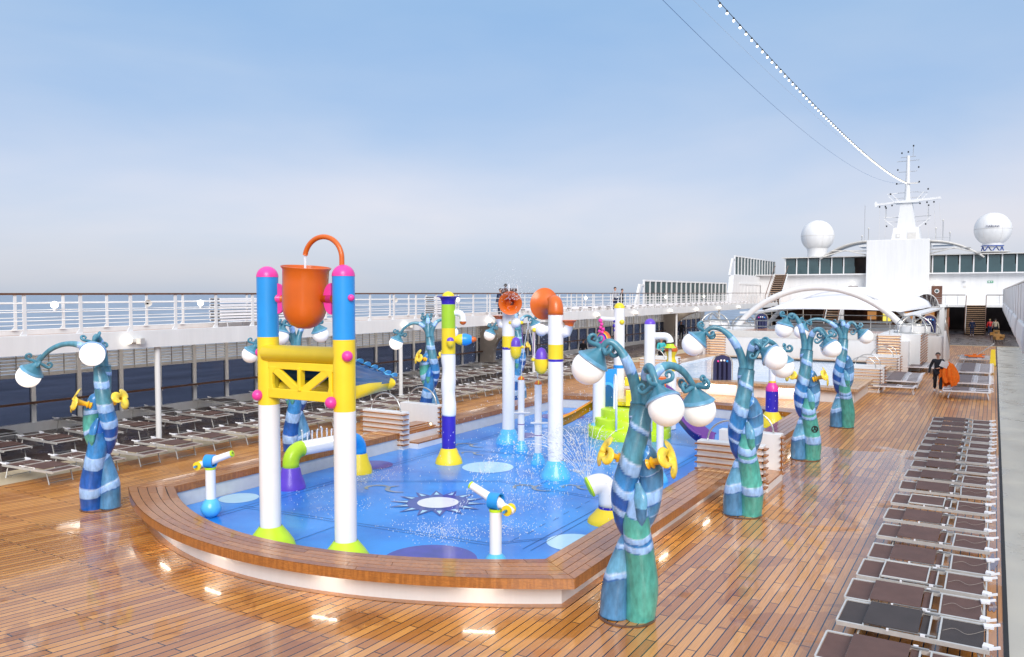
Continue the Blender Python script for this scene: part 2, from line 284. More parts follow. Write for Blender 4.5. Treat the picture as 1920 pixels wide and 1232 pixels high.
# ------------------------------------------------------------ mesh helpers
class MB:
    def __init__(s): s.v = []; s.f = []; s.m = []; s.ms = []; s.sm = []
    def vcol(s, o, name='paint'):
        a = o.data.color_attributes.new(name, 'FLOAT_COLOR', 'POINT'); flat = []
        for c in s.vc: flat += [*c, 1]
        a.data.foreach_set('color', flat)
    def mi(s, m):
        if m not in s.ms: s.ms.append(m)
        return s.ms.index(m)
    def add(s, vs, fs, m, smooth=False):
        k = len(s.v); s.v += [tuple(v) for v in vs]; i = s.mi(m)
        for f in fs: s.f.append(tuple(k+a for a in f)); s.m.append(i); s.sm.append(smooth)
        return s
    def box(s, c, d, m, rz=0, rx=0, ry=0):
        E_ = Euler((rx, ry, rz)).to_matrix(); c = Vector(c)
        vs = [c+E_@Vector((x*d[0]/2, y*d[1]/2, z*d[2]/2)) for x in (-1, 1) for y in (-1, 1) for z in (-1, 1)]
        return s.add(vs, [(0, 1, 3, 2), (4, 6, 7, 5), (0, 4, 5, 1), (2, 3, 7, 6), (0, 2, 6, 4), (1, 5, 7, 3)], m)
    def b2(s, x0, x1, y0, y1, z0, z1, m): return s.box(((x0+x1)/2, (y0+y1)/2, (z0+z1)/2), (abs(x1-x0), abs(y1-y0), abs(z1-z0)), m)
    def beam(s, a, b, w, h, m):
        a, b = Vector(a), Vector(b); d = (b-a); q = d.to_track_quat('Y', 'Z').to_matrix(); ln = d.length
        c = (a+b)/2
        vs = [c+q@Vector((x*w/2, y*ln/2, z*h/2)) for x in (-1, 1) for y in (-1, 1) for z in (-1, 1)]
        return s.add(vs, [(0, 1, 3, 2), (4, 6, 7, 5), (0, 4, 5, 1), (2, 3, 7, 6), (0, 2, 6, 4), (1, 5, 7, 3)], m)
    def tube(s, pts, r, m, seg=12, caps=True, flat=1.0, mf=None):
        pts = [Vector(p) for p in pts]; n = len(pts)
        if not hasattr(r, '__len__'): r = [r]*n
        T = []
        for i in range(n):
            a = pts[max(i-1, 0)]; b = pts[min(i+1, n-1)]; d = b-a
            T.append(d.normalized() if d.length > 1e-9 else Vector((0, 0, 1)))
        up = Vector((0, 0, 1)) if abs(T[0].z) < .9 else Vector((1, 0, 0))
        U = [(up-T[0]*up.dot(T[0])).normalized()]
        for i in range(1, n):
            u = U[-1]-T[i]*U[-1].dot(T[i]); U.append(u.normalized() if u.length > 1e-6 else U[-1])
        vs = []
        for i in range(n):
            w = T[i].cross(U[i])
            for k in range(seg):
                a = 2*math.pi*k/seg; vs.append(pts[i]+U[i]*math.cos(a)*r[i]+w*math.sin(a)*r[i]*flat)
        base = len(s.v); s.v += [tuple(v) for v in vs]
        for i in range(n-1):
            for k in range(seg):
                k2 = (k+1) % seg
                mm = m if mf is None else mf(i/(n-1), k/seg)
                s.f.append((base+i*seg+k, base+(i+1)*seg+k, base+(i+1)*seg+k2, base+i*seg+k2)); s.m.append(s.mi(mm)); s.sm.append(True)
        if caps:
            for i, o in ((0, 1), (n-1, -1)):
                mm = m if mf is None else mf(i/(n-1), 0)
                s.f.append(tuple(base+i*seg+k for k in range(seg))[::-o if o == -1 else 1]); s.m.append(s.mi(mm)); s.sm.append(False)
        return s
    def lathe(s, prof, m, o=(0, 0, 0), ax=(0, 0, 1), seg=28, mf=None, wob=0):
        q = Vector(ax).normalized().to_track_quat('Z', 'Y').to_matrix(); o = Vector(o)
        for i in range(1, len(prof)-1):
            a_, b_ = Vector(prof[i])-Vector(prof[i-1]), Vector(prof[i+1])-Vector(prof[i])
            if a_.length > 1e-6 and b_.length > 1e-6 and a_.angle(b_) > .85:
                s.lathe(prof[:i+1], m, o, ax, seg, mf); s.lathe(prof[i:], m, o, ax, seg, (lambda k, i=i: mf(k+i)) if mf else None); return s
        base = len(s.v)
        for (r, z) in prof:
            for k in range(seg):
                a = 2*math.pi*k/seg; s.v.append(tuple(o+q@Vector((math.cos(a)*r, math.sin(a)*r, z))))
        for i in range(len(prof)-1):
            mm = m if mf is None else mf(i)
            for k in range(seg):
                k2 = (k+1) % seg; s.f.append((base+i*seg+k, base+i*seg+k2, base+(i+1)*seg+k2, base+(i+1)*seg+k)); s.m.append(s.mi(mm)); s.sm.append(True)
        for i in ():
            if prof[i][0] > 1e-3:
                f = tuple(base+i*seg+k for k in range(seg)); s.f.append(f if i else f[::-1]); s.m.append(s.mi(m if mf is None else mf(max(0, i-1)))); s.sm.append(False)
        return s
    def cyl(s, o, r, h, m, seg=20, r2=None): return s.lathe([(r, 0), (r if r2 is None else r2, h)], m, o, seg=seg)
    def sph(s, o, r, m, seg=20, a0=0, a1=180, ax=(0, 0, 1)):
        n = max(4, int(seg*(a1-a0)/360)+1)
        pr = [(max(1e-4, r*math.sin(R(a1-(a1-a0)*i/n))), r*math.cos(R(a1-(a1-a0)*i/n))) for i in range(n+1)]
        return s.lathe(pr, m, o, ax, seg)
    def poly(s, pts, z, m, flip=False):
        vs = [(p[0], p[1], z) for p in pts]; return s.add(vs, [tuple(range(len(vs)))[::-1 if flip else 1]], m)
    def prism(s, pts, a, b, m):   # polygon (list of 3d pts at a-side), extruded by vector b
        n = len(pts); b = Vector(b); p0 = [Vector(p)+Vector(a) for p in pts]; vs = p0+[p+b for p in p0]
        fs = [tuple(range(n)), tuple(range(2*n-1, n-1, -1))]+[(i, i+n, (i+1) % n+n, (i+1) % n) for i in range(n)]
        return s.add(vs, fs, m)
    def build(s, name, parent=None, loc=None, bevel=0):
        me = bpy.data.meshes.new(name); me.from_pydata(s.v, [], s.f)
        for m in s.ms: me.materials.append(m)
        me.polygons.foreach_set('material_index', s.m); me.polygons.foreach_set('use_smooth', s.sm); me.update()
        o = bpy.data.objects.new(name, me); S.collection.objects.link(o)
        if loc: o.location = loc
        if parent: o.parent = parent
        if bevel:
            bv = o.modifiers.new('bevel', 'BEVEL'); bv.width = bevel; bv.segments = 2; bv.limit_method = 'ANGLE'
        return o
def tag(o, label=None, cat=None, group=None, kind=None):
    if label: o['label'] = label
    if cat: o['category'] = cat
    if group: o['group'] = group
    if kind: o['kind'] = kind
    return o
def thing(name, label, cat, loc=(0, 0, 0), rz=0, group=None, sc=None):
    o = bpy.data.objects.new(name, None); S.collection.objects.link(o); o.location = loc; o.rotation_euler = (0, 0, rz); o.empty_display_size = .2
    if sc: o.scale = (sc, sc, sc)
    return tag(o, label, cat, group)
def copy_tree(o, parent=None):
    c = o.copy(); S.collection.objects.link(c)
    if parent: c.parent = parent
    for ch in list(o.children): copy_tree(ch, c)
    return c
def worldize(t, skip=()):
    for c in t.children:
        if c not in skip: c.location = Vector(c.location)-t.location
def place(o, loc, rz=0, label=None, group=None, first=False):
    c = o if first else copy_tree(o)
    c.location = loc; c.rotation_euler = (0, 0, rz)
    if label: c['label'] = label
    if group: c['group'] = group
    return c
ORD = ['first','second','third','fourth','fifth','sixth','seventh','eighth','ninth','tenth','eleventh','twelfth','thirteenth','fourteenth','fifteenth','sixteenth','seventeenth','eighteenth','nineteenth','twentieth']
TENS = {2:'twenty',3:'thirty',4:'forty',5:'fifty'}
def ordw(i):
    if i < 20: return ORD[i]
    n = i+1; t, u = divmod(n, 10)
    return (TENS[t]+'-'+ORD[u-1]) if u else TENS[t][:-1]+'ieth'
def bez(p0, p1, p2, p3, n=16):
    p0, p1, p2, p3 = map(Vector, (p0, p1, p2, p3)); r = []
    for i in range(n+1):
        t = i/n; a = 1-t; r.append(p0*a**3+p1*3*a*a*t+p2*3*a*t*t+p3*t**3)
    return r
# ============================================================ SETTING
CX = -10.07
sea = MB(); sea.poly([(-30000, -8000), (30000, -8000), (30000, 45000), (-30000, 45000)], -22, seam); tag(sea.build('sea'), kind='structure')
# pool deck: one sheet with holes are not needed, the pools sit on it as raised sheets
m = MB(); m.poly([(-21.2, -6), (.2, -6), (.2, 78), (-21.2, 78)], 0, deckm); tag(m.build('pool_deck'), kind='structure')
m = MB(); m.b2(-27.4, 3.6, -8, 118, -.5, -.02, carpet); tag(m.build('lower_deck'), kind='structure')
m = MB(); m.poly([(.2, -6), (3.2, -6), (3.2, 78), (.2, 78)], .004, pale); tag(m.build('side_walkway'), kind='structure')
m = MB(); m.b2(.2, .26, -6, 78, -.01, .012, black); tag(m.build('deck_caulk_joint'), kind='structure')
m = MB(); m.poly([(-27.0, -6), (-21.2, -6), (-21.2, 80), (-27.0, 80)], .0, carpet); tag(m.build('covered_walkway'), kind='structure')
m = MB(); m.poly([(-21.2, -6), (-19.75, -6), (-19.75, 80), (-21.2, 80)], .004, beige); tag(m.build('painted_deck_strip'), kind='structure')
m = MB(); m.poly([(-21.2, 78), (3.2, 78), (3.2, 116), (-21.2, 116)], .0, carpet); m.b2(-21, 3.2, 77.9, 78.15, 0, .03, beige); tag(m.build('lobby_floor'), kind='structure')
# hull side under the deck (hides the sea through the deck edge)
m = MB(); m.b2(-27.6, -27.4, -8, 118, -22, .0, white); m.b2(3.6, 3.8, -8, 118, -22, 3.0, white); tag(m.build('ship_hull'), kind='structure')
# ------------------------------------------------------------ splash pool bench
def fo(x): return 8.28+.0616*(x-CX)**2
def fi(x): return 8.95+.0775*(x-CX)**2
def front(x, t):     # x is the param on the outer curve (-15.2..-4.95); t 0 outer .. 1 inner
    xi = CX+(x-CX)*(4.37/5.125); return (x+(xi-x)*t, fo(x)+(fi(xi)-fo(x))*t)
def backp(x, t):
    xi = CX+(x-CX)*(4.37/5.125); yo = 28.9-.02*(x-CX)**2; yi = 28.25-.035*(xi-CX)**2
    return (x+(xi-x)*t, yo+(yi-yo)*t)
XL, XR = CX-5.125, CX+5.125
FL, FR, BL, BR = front(XL, 0), front(XR, 0), backp(XL, 0), backp(XR, 0)
def side(sgn, y, t):
    x = CX+sgn*(5.125+(4.37-5.125)*t); y0 = front(CX+sgn*5.125, t)[1]; y1 = backp(CX+sgn*5.125, t)[1]
    return (x, y0+(y1-y0)*y)
def curve_pts(fn, a, b, n): return [fn(a+(b-a)*i/n) for i in range(n+1)]
ZT, ZB = .50, .365
bench = thing('splash_pool_bench', 'wet varnished teak bench rim with curved front around the blue splash pool', 'bench', (CX, 8.3, 0))
def lane_boards(mb, fn, a, b, length, lanes=5, zt=ZT, zb=ZB, gap=.006, stag=.5, mat_=None, skip=None):
    # fn(s,t)->(x,y) ; s along, t across
    for j in range(lanes):
        t0 = j/lanes+.008; t1 = (j+1)/lanes-.008
        s = a+rnd.random()*stag*length*0.9; cuts = [a]
        while s < b: cuts.append(s); s += length*(.75+.5*rnd.random())
        cuts.append(b)
        for i in range(len(cuts)-1):
            s0, s1 = cuts[i]+(b-a)*.0002, cuts[i+1]-gap*(b-a)/abs(b-a)
            n = max(1, int(abs(s1-s0)/.5)) if (b-a) > 2 else max(1, int(abs(s1-s0)*40))
            vs = []
            for k in range(n+1):
                q = s0+(s1-s0)*k/n
                for t in (t0, t1):
                    p = fn(q, t); vs += [(p[0], p[1], zt), (p[0], p[1], zb)]
            fs = []
            for k in range(n):
                o = k*4; fs += [(o, o+2, o+6, o+4), (o, o+4, o+5, o+1), (o+2, o+3, o+7, o+6)]
            fs += [(0, 1, 3, 2), (n*4, n*4+2, n*4+3, n*4+1)]
            mb.add(vs, fs, mat_ or board)
mb = MB(); lane_boards(mb, front, XL, XR, 2.6); mb.build('curved_seat', bench, None)
for sg in (-1, 1):
    mb = MB(); lane_boards(mb, lambda s, t, sg=sg: side(sg, s, t), 0.0, 1.0, .095, stag=.9, gap=.0004); mb.build('side_seat', bench)
mb = MB(); lane_boards(mb, backp, XL, XR, 1.7); mb.build('back_seat', bench)
# seat edge fascia outside/inside and dark underlay
def ring(fnlist, z0, z1, m_, mb, flip=False):
    vs = []; pts = []
    for p in fnlist: vs += [(p[0], p[1], z0), (p[0], p[1], z1)]
    n = len(fnlist); fs = [(2*i, 2*((i+1) % n), 2*((i+1) % n)+1, 2*i+1) for i in range(n)]
    mb.add(vs, fs, m_)
def loop(t, off=0):
    L_ = [front(XL+(XR-XL)*i/40, t) for i in range(41)]
    L_ += [side(1, i/10, t) for i in range(1, 10)]
    L_ += [backp(XR+(XL-XR)*i/24, t) for i in range(25)]
    L_ += [side(-1, 1-i/10, t) for i in range(1, 10)]
    return L_
mb = MB(); 
A_, B_ = loop(.01), loop(.99); n_ = len(A_)
mb.add([(p[0], p[1], ZT-.012) for p in A_]+[(p[0], p[1], ZT-.012) for p in B_], [(i, (i+1) % n_, (i+1) % n_+n_, i+n_) for i in range(n_)], black); mb.build('seat_underlay', bench)
mb = MB(); ring(loop(-.004), ZB-.015, ZT-.004, board, mb); ring(loop(.0), ZB-.012, ZT-.02, board, mb); mb.build('edge_fascia', bench)
mb = MB(); ring(loop(1.004), ZB-.015, ZT-.004, board, mb); mb.build('inner_fascia', bench)
mb = MB()
A_, B_ = loop(.0), loop(1.0)
mb.add([(p[0], p[1], ZB-.013) for p in A_]+[(p[0], p[1], ZB-.013) for p in B_], [(i, i+n_, (i+1) % n_+n_, (i+1) % n_) for i in range(n_)], white)
ring(loop(.42), -.01, ZB-.013, white, mb); ring(loop(.96), .0, ZB-.013, grayw, mb); mb.build('white_plinth', bench)
mb = MB()
A_, B_ = loop(.25), loop(.43)
mb.add([(p[0], p[1], .006) for p in A_]+[(p[0], p[1], .006) for p in B_], [(i, (i+1) % n_, (i+1) % n_+n_, i+n_) for i in range(n_)], board); mb.build('border_board', bench)
def lampstrip(p, q, z=.335):
    mb = MB(); mb.beam((p[0], p[1], z), (q[0], q[1], z), .022, .015, strip_e); mb.build('under_seat_light', bench)
for x in (-12.75, -11.0, -8.6, -6.3):
    lampstrip(front(x, .2), front(x+.42, .2))
for y in (.06, .2, .34, .5, .64, .78, .92): lampstrip(side(1, y, .2), side(1, y+.022, .2))
for x in (-13.5, -10.5, -7.5): lampstrip(backp(x, .2), backp(x+.5, .2))
worldize(bench)
# ------------------------------------------------------------ splash pad floor and its painted marks
mb = MB(); mb.poly([(p[0], p[1]) for p in loop(.97)], .03, padm); pad = mb.build('splash_pad'); tag(pad, kind='structure')
def disc(x, y, r, m_, z=.034, n=40):
    mb = MB(); mb.poly([(x+r*math.cos(2*math.pi*i/n), y+r*math.sin(2*math.pi*i/n)) for i in range(n)], z, m_); return mb.build('painted_disc', pad)
paintw = mat('painted_pale_blue', (.45, .72, .88), .3, coat=.6, var=.05); paintp = mat('painted_violet', (.05, .03, .33), .3, coat=.6, var=.2)
paintn = mat('painted_navy', (.03, .04, .30), .3, coat=.6, var=.1); paintg = mat('painted_grey', (.22, .25, .28), .35, coat=.5, var=.2)
for x, y, r, m_ in [(-14.0, 11.7, .42, paintw), (-11.03, 17.1, .66, paintw), (-8.0, 10.6, .8, paintp), (-13.75, 15.75, .55, paintp), (-6.35, 12.7, .5, paintw), (-13.3, 25.6, .8, paintp), (-9.6, 13.1+11, .5, paintp), (-6.3, 16.6, .5, paintp), (-12.6, 21.5, .5, paintp)]:
    disc(x, y, r, m_)
# plain sunburst
sx, sy = -10.05, 13.62; mb = MB(); n = 14; pts = []
for i in range(2*n):
    a = math.pi*i/n; r = 1.05 if i % 2 == 0 else .64; pts.append((sx+r*math.cos(a), sy+r*math.sin(a)))
mb.poly(pts, .038, paintn)
for i in range(n):
    a = 2*math.pi*i/n; w_ = .09
    mb.poly([(sx+.66*math.cos(a-w_), sy+.66*math.sin(a-w_)), (sx+.92*math.cos(a), sy+.92*math.sin(a)), (sx+.66*math.cos(a+w_), sy+.66*math.sin(a+w_))], .042, paintw)
mb.poly([(sx+.44*math.cos(2*math.pi*i/40), sy+.44*math.sin(2*math.pi*i/40)) for i in range(40)], .042, whitepipe); mb.build('painted_sunburst', pad)
def ribbon(pts, w, m_, z=.036, name='painted_note'):
    mb = MB(); n = len(pts); vs = []
    for i in range(n):
        a = Vector(pts[max(0, i-1)]); b = Vector(pts[min(n-1, i+1)]); d = (b-a).normalized(); q = Vector((-d.y, d.x)); ww = w*(.35+.65*math.sin(math.pi*min(1, max(0, (i+.5)/n))))
        p = Vector(pts[i]); vs += [(*(p+q*ww), z), (*(p-q*ww), z)]
    mb.add(vs, [(2*i, 2*i+1, 2*i+3, 2*i+2) for i in range(n-1)], m_); return mb.build(name, pad)
def spiral2(cx_, cy_, a0, a1, r0, r1, n=26): return [(cx_+(r0+(r1-r0)*i/n)*math.cos(a0+(a1-a0)*i/n), cy_+(r0+(r1-r0)*i/n)*math.sin(a0+(a1-a0)*i/n)) for i in range(n+1)]
for (x, y, k) in [(-12.05, 13.9, 1), (-13.3, 19.2, .9), (-9.2, 15.7, .9), (-7.6, 19.8, .8), (-8.3, 16.3, .7), (-12.5, 18.3, .7)]:
    ribbon(spiral2(x, y, 0, 4.4, .36*k, .16*k), .06*k, paintg); ribbon(spiral2(x+.5*k, y+.3*k, 2.4, 5.6, .2*k, .4*k), .05*k, paintg, .040)
seam_d = mat('dark_seam', (.006, .06, .2), .4, var=0)
def line(a, b, w=.012):
    mb = MB(); mb.beam((*a, .0355), (*b, .0355), w, .001, seam_d); return mb.build('floor_seam', pad)
for o in (0, .16): line((-13.2-o, 10.3-o*.5), (-13.2-o, 26.5)); line((-6.95+o, 11.9), (-6.95+o, 27))
for o in (0, .12): line((-13.2, 13.0+o+.9), (-9.9, 15.9+o)); line((-13.4, 11.2+o), (-7.6, 11.75+o)); line((-7.6, 11.75+o), (-6.9+.05, 12.6+o)); line((-9.9, 15.9+o), (-6.9, 15.6+o)); line((-13.2, 18.6+o), (-6.9, 19.2+o)); line((-13.2, 23+o), (-6.9, 22.4+o))
for i in range(16): line((-7.35+.03*(i % 2), 12.2+i*.5), (-7.35+.03*(i % 2), 12.45+i*.5), .01)
line((-10.7, 9.7), (-10.7, 11.3)); line((-9.0, 15.8), (-9.0, 19))
# ------------------------------------------------------------ second pool
pl = thing('second_pool', 'raised rectangular pool with pale blue water and a wooden rim behind the splash area', 'pool', (CX, 35, 0))
def rect_rim(fn_name, x0, x1, y0, y1, w, zt, zb, m_):
    mb = MB()
    for (a, b, c, d) in ((x0, x1, y0, y0+w), (x0, x1, y1-w, y1), (x0, x0+w, y0+w, y1-w), (x1-w, x1, y0+w, y1-w)):
        k = 5
        for i in range(k):
            if b-a > d-c: mb.b2(a, b, c+(d-c)*i/k+.006, c+(d-c)*(i+1)/k-.006, zb, zt, m_)
            else: mb.b2(a+(b-a)*i/k+.006, a+(b-a)*(i+1)/k-.006, c, d, zb, zt, m_)
    mb.build(fn_name, pl)
rect_rim('wooden_rim', -15.6, -4.6, 34.6, 49.6, .85, .62, .50, farboard)
mb = MB(); mb.b2(-15.4, -4.8, 34.85, 49.4, .0, .46, white)
mb.b2(-15.3, -4.9, 34.95, 49.3, .46, .495, beigem); mb.build('pool_base', pl)
mb = MB(); mb.b2(-14.7, -5.5, 35.5, 48.8, .47, .54, poolm); mb.build('pool_water', pl)
mb = MB(); mb.b2(-14.9, -14.72, 35.5, 48.8, .4, .61, white); mb.b2(-5.48, -5.3, 35.5, 48.8, .4, .61, white); mb.build('pool_lining', pl)
mb = MB(); mb.b2(-14.6, -5.6, 48.3, 48.75, .50, .60, black); mb.build('overflow_slot', pl)
for x in (-14, -11, -8): mb = MB(); mb.b2(x, x+1.4, 34.72, 34.76, .4, .44, strip_e); mb.build('rim_light', pl)
worldize(pl)
# ------------------------------------------------------------ raised terrace with slatted corner blocks
tr = thing('pool_terrace', 'white raised terrace with railing between the second pool and the bar', 'terrace', (CX, 50, 0))
mb = MB(); mb.b2(-15.9, -4.1, 50.02, 76, 0, 1.75, white); mb.build('terrace_wall', tr)
mb = MB(); mb.b2(-14.5, -5.7, 50.0, 50.25, 1.75, 2.15, grayw); mb.build('parapet', tr)
mb = MB()
for z in (2.78, 2.42): mb.tube([(-15.6, 50.4, z), (-5.0, 50.4, z)], .03, steel, 8)
for i in range(8): mb.tube([(-15.6+i*1.5, 50.4, 1.7), (-15.6+i*1.5, 50.4, 2.78)], .025, grayw, 6)
mb.build('terrace_railing', tr)
mb = MB()
for z in (2.9, 2.5): mb.tube([(-15.6, 61, z), (-5.0, 61, z)], .03, steel, 8)
for i in range(6): mb.tube([(-15.4+i*2, 61, 1.7), (-15.4+i*2, 61, 2.9)], .025, grayw, 6)
mb.build('terrace_railing', tr)
mb = MB(); mb.b2(-14.4, -5.8, 52, 56, 1.76, 2.0, white); mb.b2(-14.2, -6, 52.2, 55.8, 2.0, 2.03, board); mb.build('sunbathing_plinth', tr)
for sg in (-1, 1):
    x0, x1 = (CX-5.55, CX-4.4) if sg < 0 else (CX+4.4, CX+5.55)
    b_ = MB(); b_.b2(x0, x1, 49.99, 57.0, 0, 2.12, white); b_.b2(x0+.95 if sg > 0 else x0-.9, x1+.95 if sg > 0 else x0+.3, 51.2, 56.8, 0, 2.10, white); o = b_.build('corner_block', tr)
    s_ = MB()
    for k in range(13): s_.b2(x0-.05, x1+.05, 49.86, 49.99, .1+k*.158, .145+k*.158, slatm)
    for k in range(13): s_.b2(x1+.95, x1+1.0, 51.3, 56.7, .1+k*.158, .145+k*.158, slatm)
    s_.build('slat_cladding', o)
    e_ = MB()
    for k in range(13): e_.b2(x0+.02, x1-.02, 49.95, 49.995, .085+k*.158, .098+k*.158, slat_e)
    e_.build('slat_light', o)
    xs = CX+sg*6.6
    q = MB()
    for k in range(8): q.b2(xs-.8, xs+.8, 57+k*.36, 57+(k+1)*.36+.02, 0, 1.75-k*.2, white)
    q.prism([(xs+sg*.8, 56.8, 0), (xs+sg*.8, 62.5, 0), (xs+sg*.8, 62.5, .5), (xs+sg*.8, 57.5, 2.1), (xs+sg*.8, 56.8, 2.1)], (0, 0, 0), (sg*.12, 0, 0), white)
    q.build('side_stairs', tr)
    q = MB(); q.tube([(xs+sg*.86, 56.9, 2.1), (xs+sg*.86, 56.9, 2.95), (xs+sg*.86, 57.6, 2.95), (xs+sg*.86, 62.6, 1.3), (xs+sg*.86, 62.6, .2)], .03, steel, 8); q.build('stair_handrail', tr)
worldize(tr)
# domed steel cage frames on terrace
for sg in (-1, 1):
    for yy in (53.0, 60.5):
        o = thing('dome_frame', ('right' if sg > 0 else 'left')+(' near' if yy < 55 else ' far')+' steel hoop dome frame over the round tub on the terrace', 'hoop frame', (CX+sg*6.0, yy, 1.75 if yy > 55 else 2.12), 0, 'hoop frames on the terrace')
        q = MB(); rr = 1.05
        for a in range(4): q.tube([(rr*math.cos(b)*math.cos(a*math.pi/4), rr*math.cos(b)*math.sin(a*math.pi/4), rr*math.sin(b)) for b in [math.pi*i/16 for i in range(17)]], .03, steel, 6)
        for z in (.03, .5): q.tube([(math.sqrt(rr*rr-z*z)*math.cos(b), math.sqrt(rr*rr-z*z)*math.sin(b), z) for b in [2*math.pi*i/20 for i in range(21)]], .025, steel, 6)
        q.build('hoops', o); q = MB(); q.cyl((0, 0, 0), .9, .4, white, 20) ; q.build('tub', o)
# ------------------------------------------------------------ upper gallery (port side)
ga = thing('upper_gallery', 'long white upper deck gallery with fascia along the left side of the pool deck', 'deck gallery', (-24, 40, 0))
mb = MB(); mb.b2(-21.75, -21.6, -6, 112, 2.86, 3.38, white); mb.build('fascia', ga, bevel=.01)
mb = MB(); mb.b2(-27.2, -21.75, -6, 112, 2.95, 3.13, white); mb.poly([(-27.1, -6), (-21.76, -6), (-21.76, 112), (-27.1, 112)], 3.135, mat('upper_deck_paint', (.50, .36, .29), .5, var=.1)); mb.build('walkway_slab', ga)
mb = MB(); mb.b2(-27.2, -26.95, -6, 112, 3.0, 3.30, white); mb.build('outer_kerb', ga)
for i in range(25): mb = MB(); mb.b2(-25.3, -24.5, 14+i*3.2, 15.4+i*3.2, 2.925, 2.948, ceil_e); mb.build('ceiling_light', ga)
worldize(ga)
# curved bulkheads below the gallery
def bulkhead(y, lab):
    o = thing('curved_bulkhead', lab, 'bulkhead', (-24.5, y, 0), 0, 'curved bulkheads under the gallery')
    pts = [(-4.6+2.1, 0, 0), (0.2, 0, 0)]
    pts = [(-2.5, 0, 0), (-1.2, 0, 0)]
    for i in range(9):
        a = math.pi/2*i/8; pts.append((-1.2+3.6*(1-math.cos(a)), 0, .9+1.94*math.sin(a)))
    pts.append((-2.5, 0, 2.86))
    q = MB(); q.prism(pts, (0, 0, 0), (0, .25, 0), beigem); q.build('panel', o); return o
bulkhead(40.5, 'beige curved bulkhead below the gallery, behind the green banded pole'); bulkhead(72, 'beige curved bulkhead below the gallery, behind the purple capped pole')
# railings
def railing(x, y0, y1, ztop, zbase, label, postsp=1.5, bars=4, off=0, hand=teakd, name='deck_railing'):
    o = thing(name, label, 'railing', (x, y0, zbase)); q = MB(); q.box((0, (y1-y0)/2, ztop-zbase-.02), (.09, y1-y0, .05), hand); q.build('handrail', o)
    q = MB()
    for k in range(bars): q.tube([(0, 0, .16+k*(ztop-zbase-.2)/bars), (0, y1-y0, .16+k*(ztop-zbase-.2)/bars)], .014, white, 6)
    q.build('rails', o)
    n = int((y1-y0-off)/postsp)
    pm = None
    for i in range(n+1):
        if pm is None:
            q = MB(); q.b2(-.02, .02, -.045, .045, 0, ztop-zbase-.04, white); q.prism([(-.02, -.14, 0), (-.02, .045, 0), (-.02, .045, .16), (-.02, -.02, .16)], (0, 0, 0), (.04, 0, 0), white); pm = q.build('post', o)
            c = pm
        else: c = pm.copy(); S.collection.objects.link(c); c.parent = o
        c.location = (0, off+i*postsp, 0)
    return o
railing(-21.66, 5.3, 98, 4.49, 3.37, 'inner white railing with dark wooden handrail along the left upper gallery', 1.5)
railing(-26.9, 6.0, 98, 4.47, 3.28, 'outer white railing with dark handrail over the sea side of the gallery', 1.55)
# ------------------------------------------------------------ window wall
ww = thing('window_wall', 'long wall of tinted sea-view windows with white louvres above, under the left gallery', 'window wall', (-26.7, 5, 0))
xw = 0; y0w = 8.0; n = 50; sp_ = 1.53
mul = MB(); mul.b2(-.07, .07, -.07, .07, 0, 2.95, louvrem); mul = mul.build('mullion', ww); pane = MB(); pane.b2(-.01, .01, .07, sp_-.07, .3, 1.78, glassw); pane = pane.build('window_pane', ww)
lv = MB()
for k in range(9): lv.box((.0, sp_/2, 1.97+k*.11), (.09, sp_-.1, .012), louvrem, ry=1.2)
for a in (.5, 1.0): lv.b2(.05, .07, a, a+.03, 1.8, 2.95, beigem)
lv.b2(-.03, .06, .0, sp_, 1.78, 1.9, grayw)
lv = lv.build('louvre_panel', ww)
for i in range(n):
    for src in (mul, pane, lv):
        c = src if i == 0 else src.copy()
        if i: S.collection.objects.link(c); c.parent = ww
        c.location = (0, y0w-5+i*sp_, 0)
q = MB(); q.b2(-.05, .16, 0, 95, .0, .3, white); q.build('sill', ww); q = MB(); q.b2(.16, .24, 0, 95, .92, .99, teakd)
for i in range(n): q.b2(.05, .2, y0w-5+i*sp_-.03, y0w-5+i*sp_+.03, .86, .92, white)
q.build('wall_handrail', ww)
# columns
col0 = thing('gallery_column', '', 'column'); q = MB(); q.cyl((0, 0, 0), .085, 2.95, white, 16); q.cyl((0, 0, 0), .14, .03, white, 16); q.build('shaft', col0)
cys = [3.4, 15.24, 26.9, 38.5, 50.1, 61.7, 73.3]
for i, y in enumerate(cys): place(col0, (-21.8, y, 0), 0, 'slim white column under the gallery fascia, %s from the left of the photo' % ordw(i), 'columns under the left gallery', i == 0)
# floodlights on fascia
fl = thing('fascia_floodlight', '', 'floodlight'); q = MB(); q.box((.12, .28, -.02), (.14, .22, .16), grayw, rz=.4); q.b2(0, .1, -.06, .4, -.05, .05, grayw); q.build('housing', fl)
q = MB(); q.sph((.12, -.1, .02), .11, wall_e, 14); q.build('bulb_globe', fl)
for i, y in enumerate([14.2, 27.0, 33.6, 39.5, 46.2, 52.5, 59.6, 66, 72.4, 79]): place(fl, (-21.6, y, 3.1), 0, 'small wall lamp and floodlight on the left gallery fascia, %s from the left' % ordw(i), 'wall lamps on the gallery fascia', i == 0)
wl = thing('railing_lamp', '', 'lamp'); q = MB(); q.sph((0, 0, 0), .12, wall_e, 14); q.build('glass_globe', wl); q = MB(); q.cyl((0, 0, -.2), .05, .1, white, 10); q.build('bracket', wl)
for i, y in enumerate([14.9, 20.6, 26.4, 38.2, 49.5, 55.2, 60.9, 72.5, 84.2]): place(wl, (-26.7, y, 4.1), 0, 'glowing oval lamp on the outer gallery railing, %s from the left' % ordw(i), 'lamps on the outer railing', i == 0)
sp0 = thing('horn_speaker', '', 'loudspeaker'); q = MB(); q.lathe([(.04, 0), (.05, .08), (.13, .24), (.12, .24), (.05, .1)], grayw, (0, 0, 0), (1, -.5, 0), 16); q.b2(-.05, 0, -.04, .04, -.05, .05, black); q.build('horn', sp0)
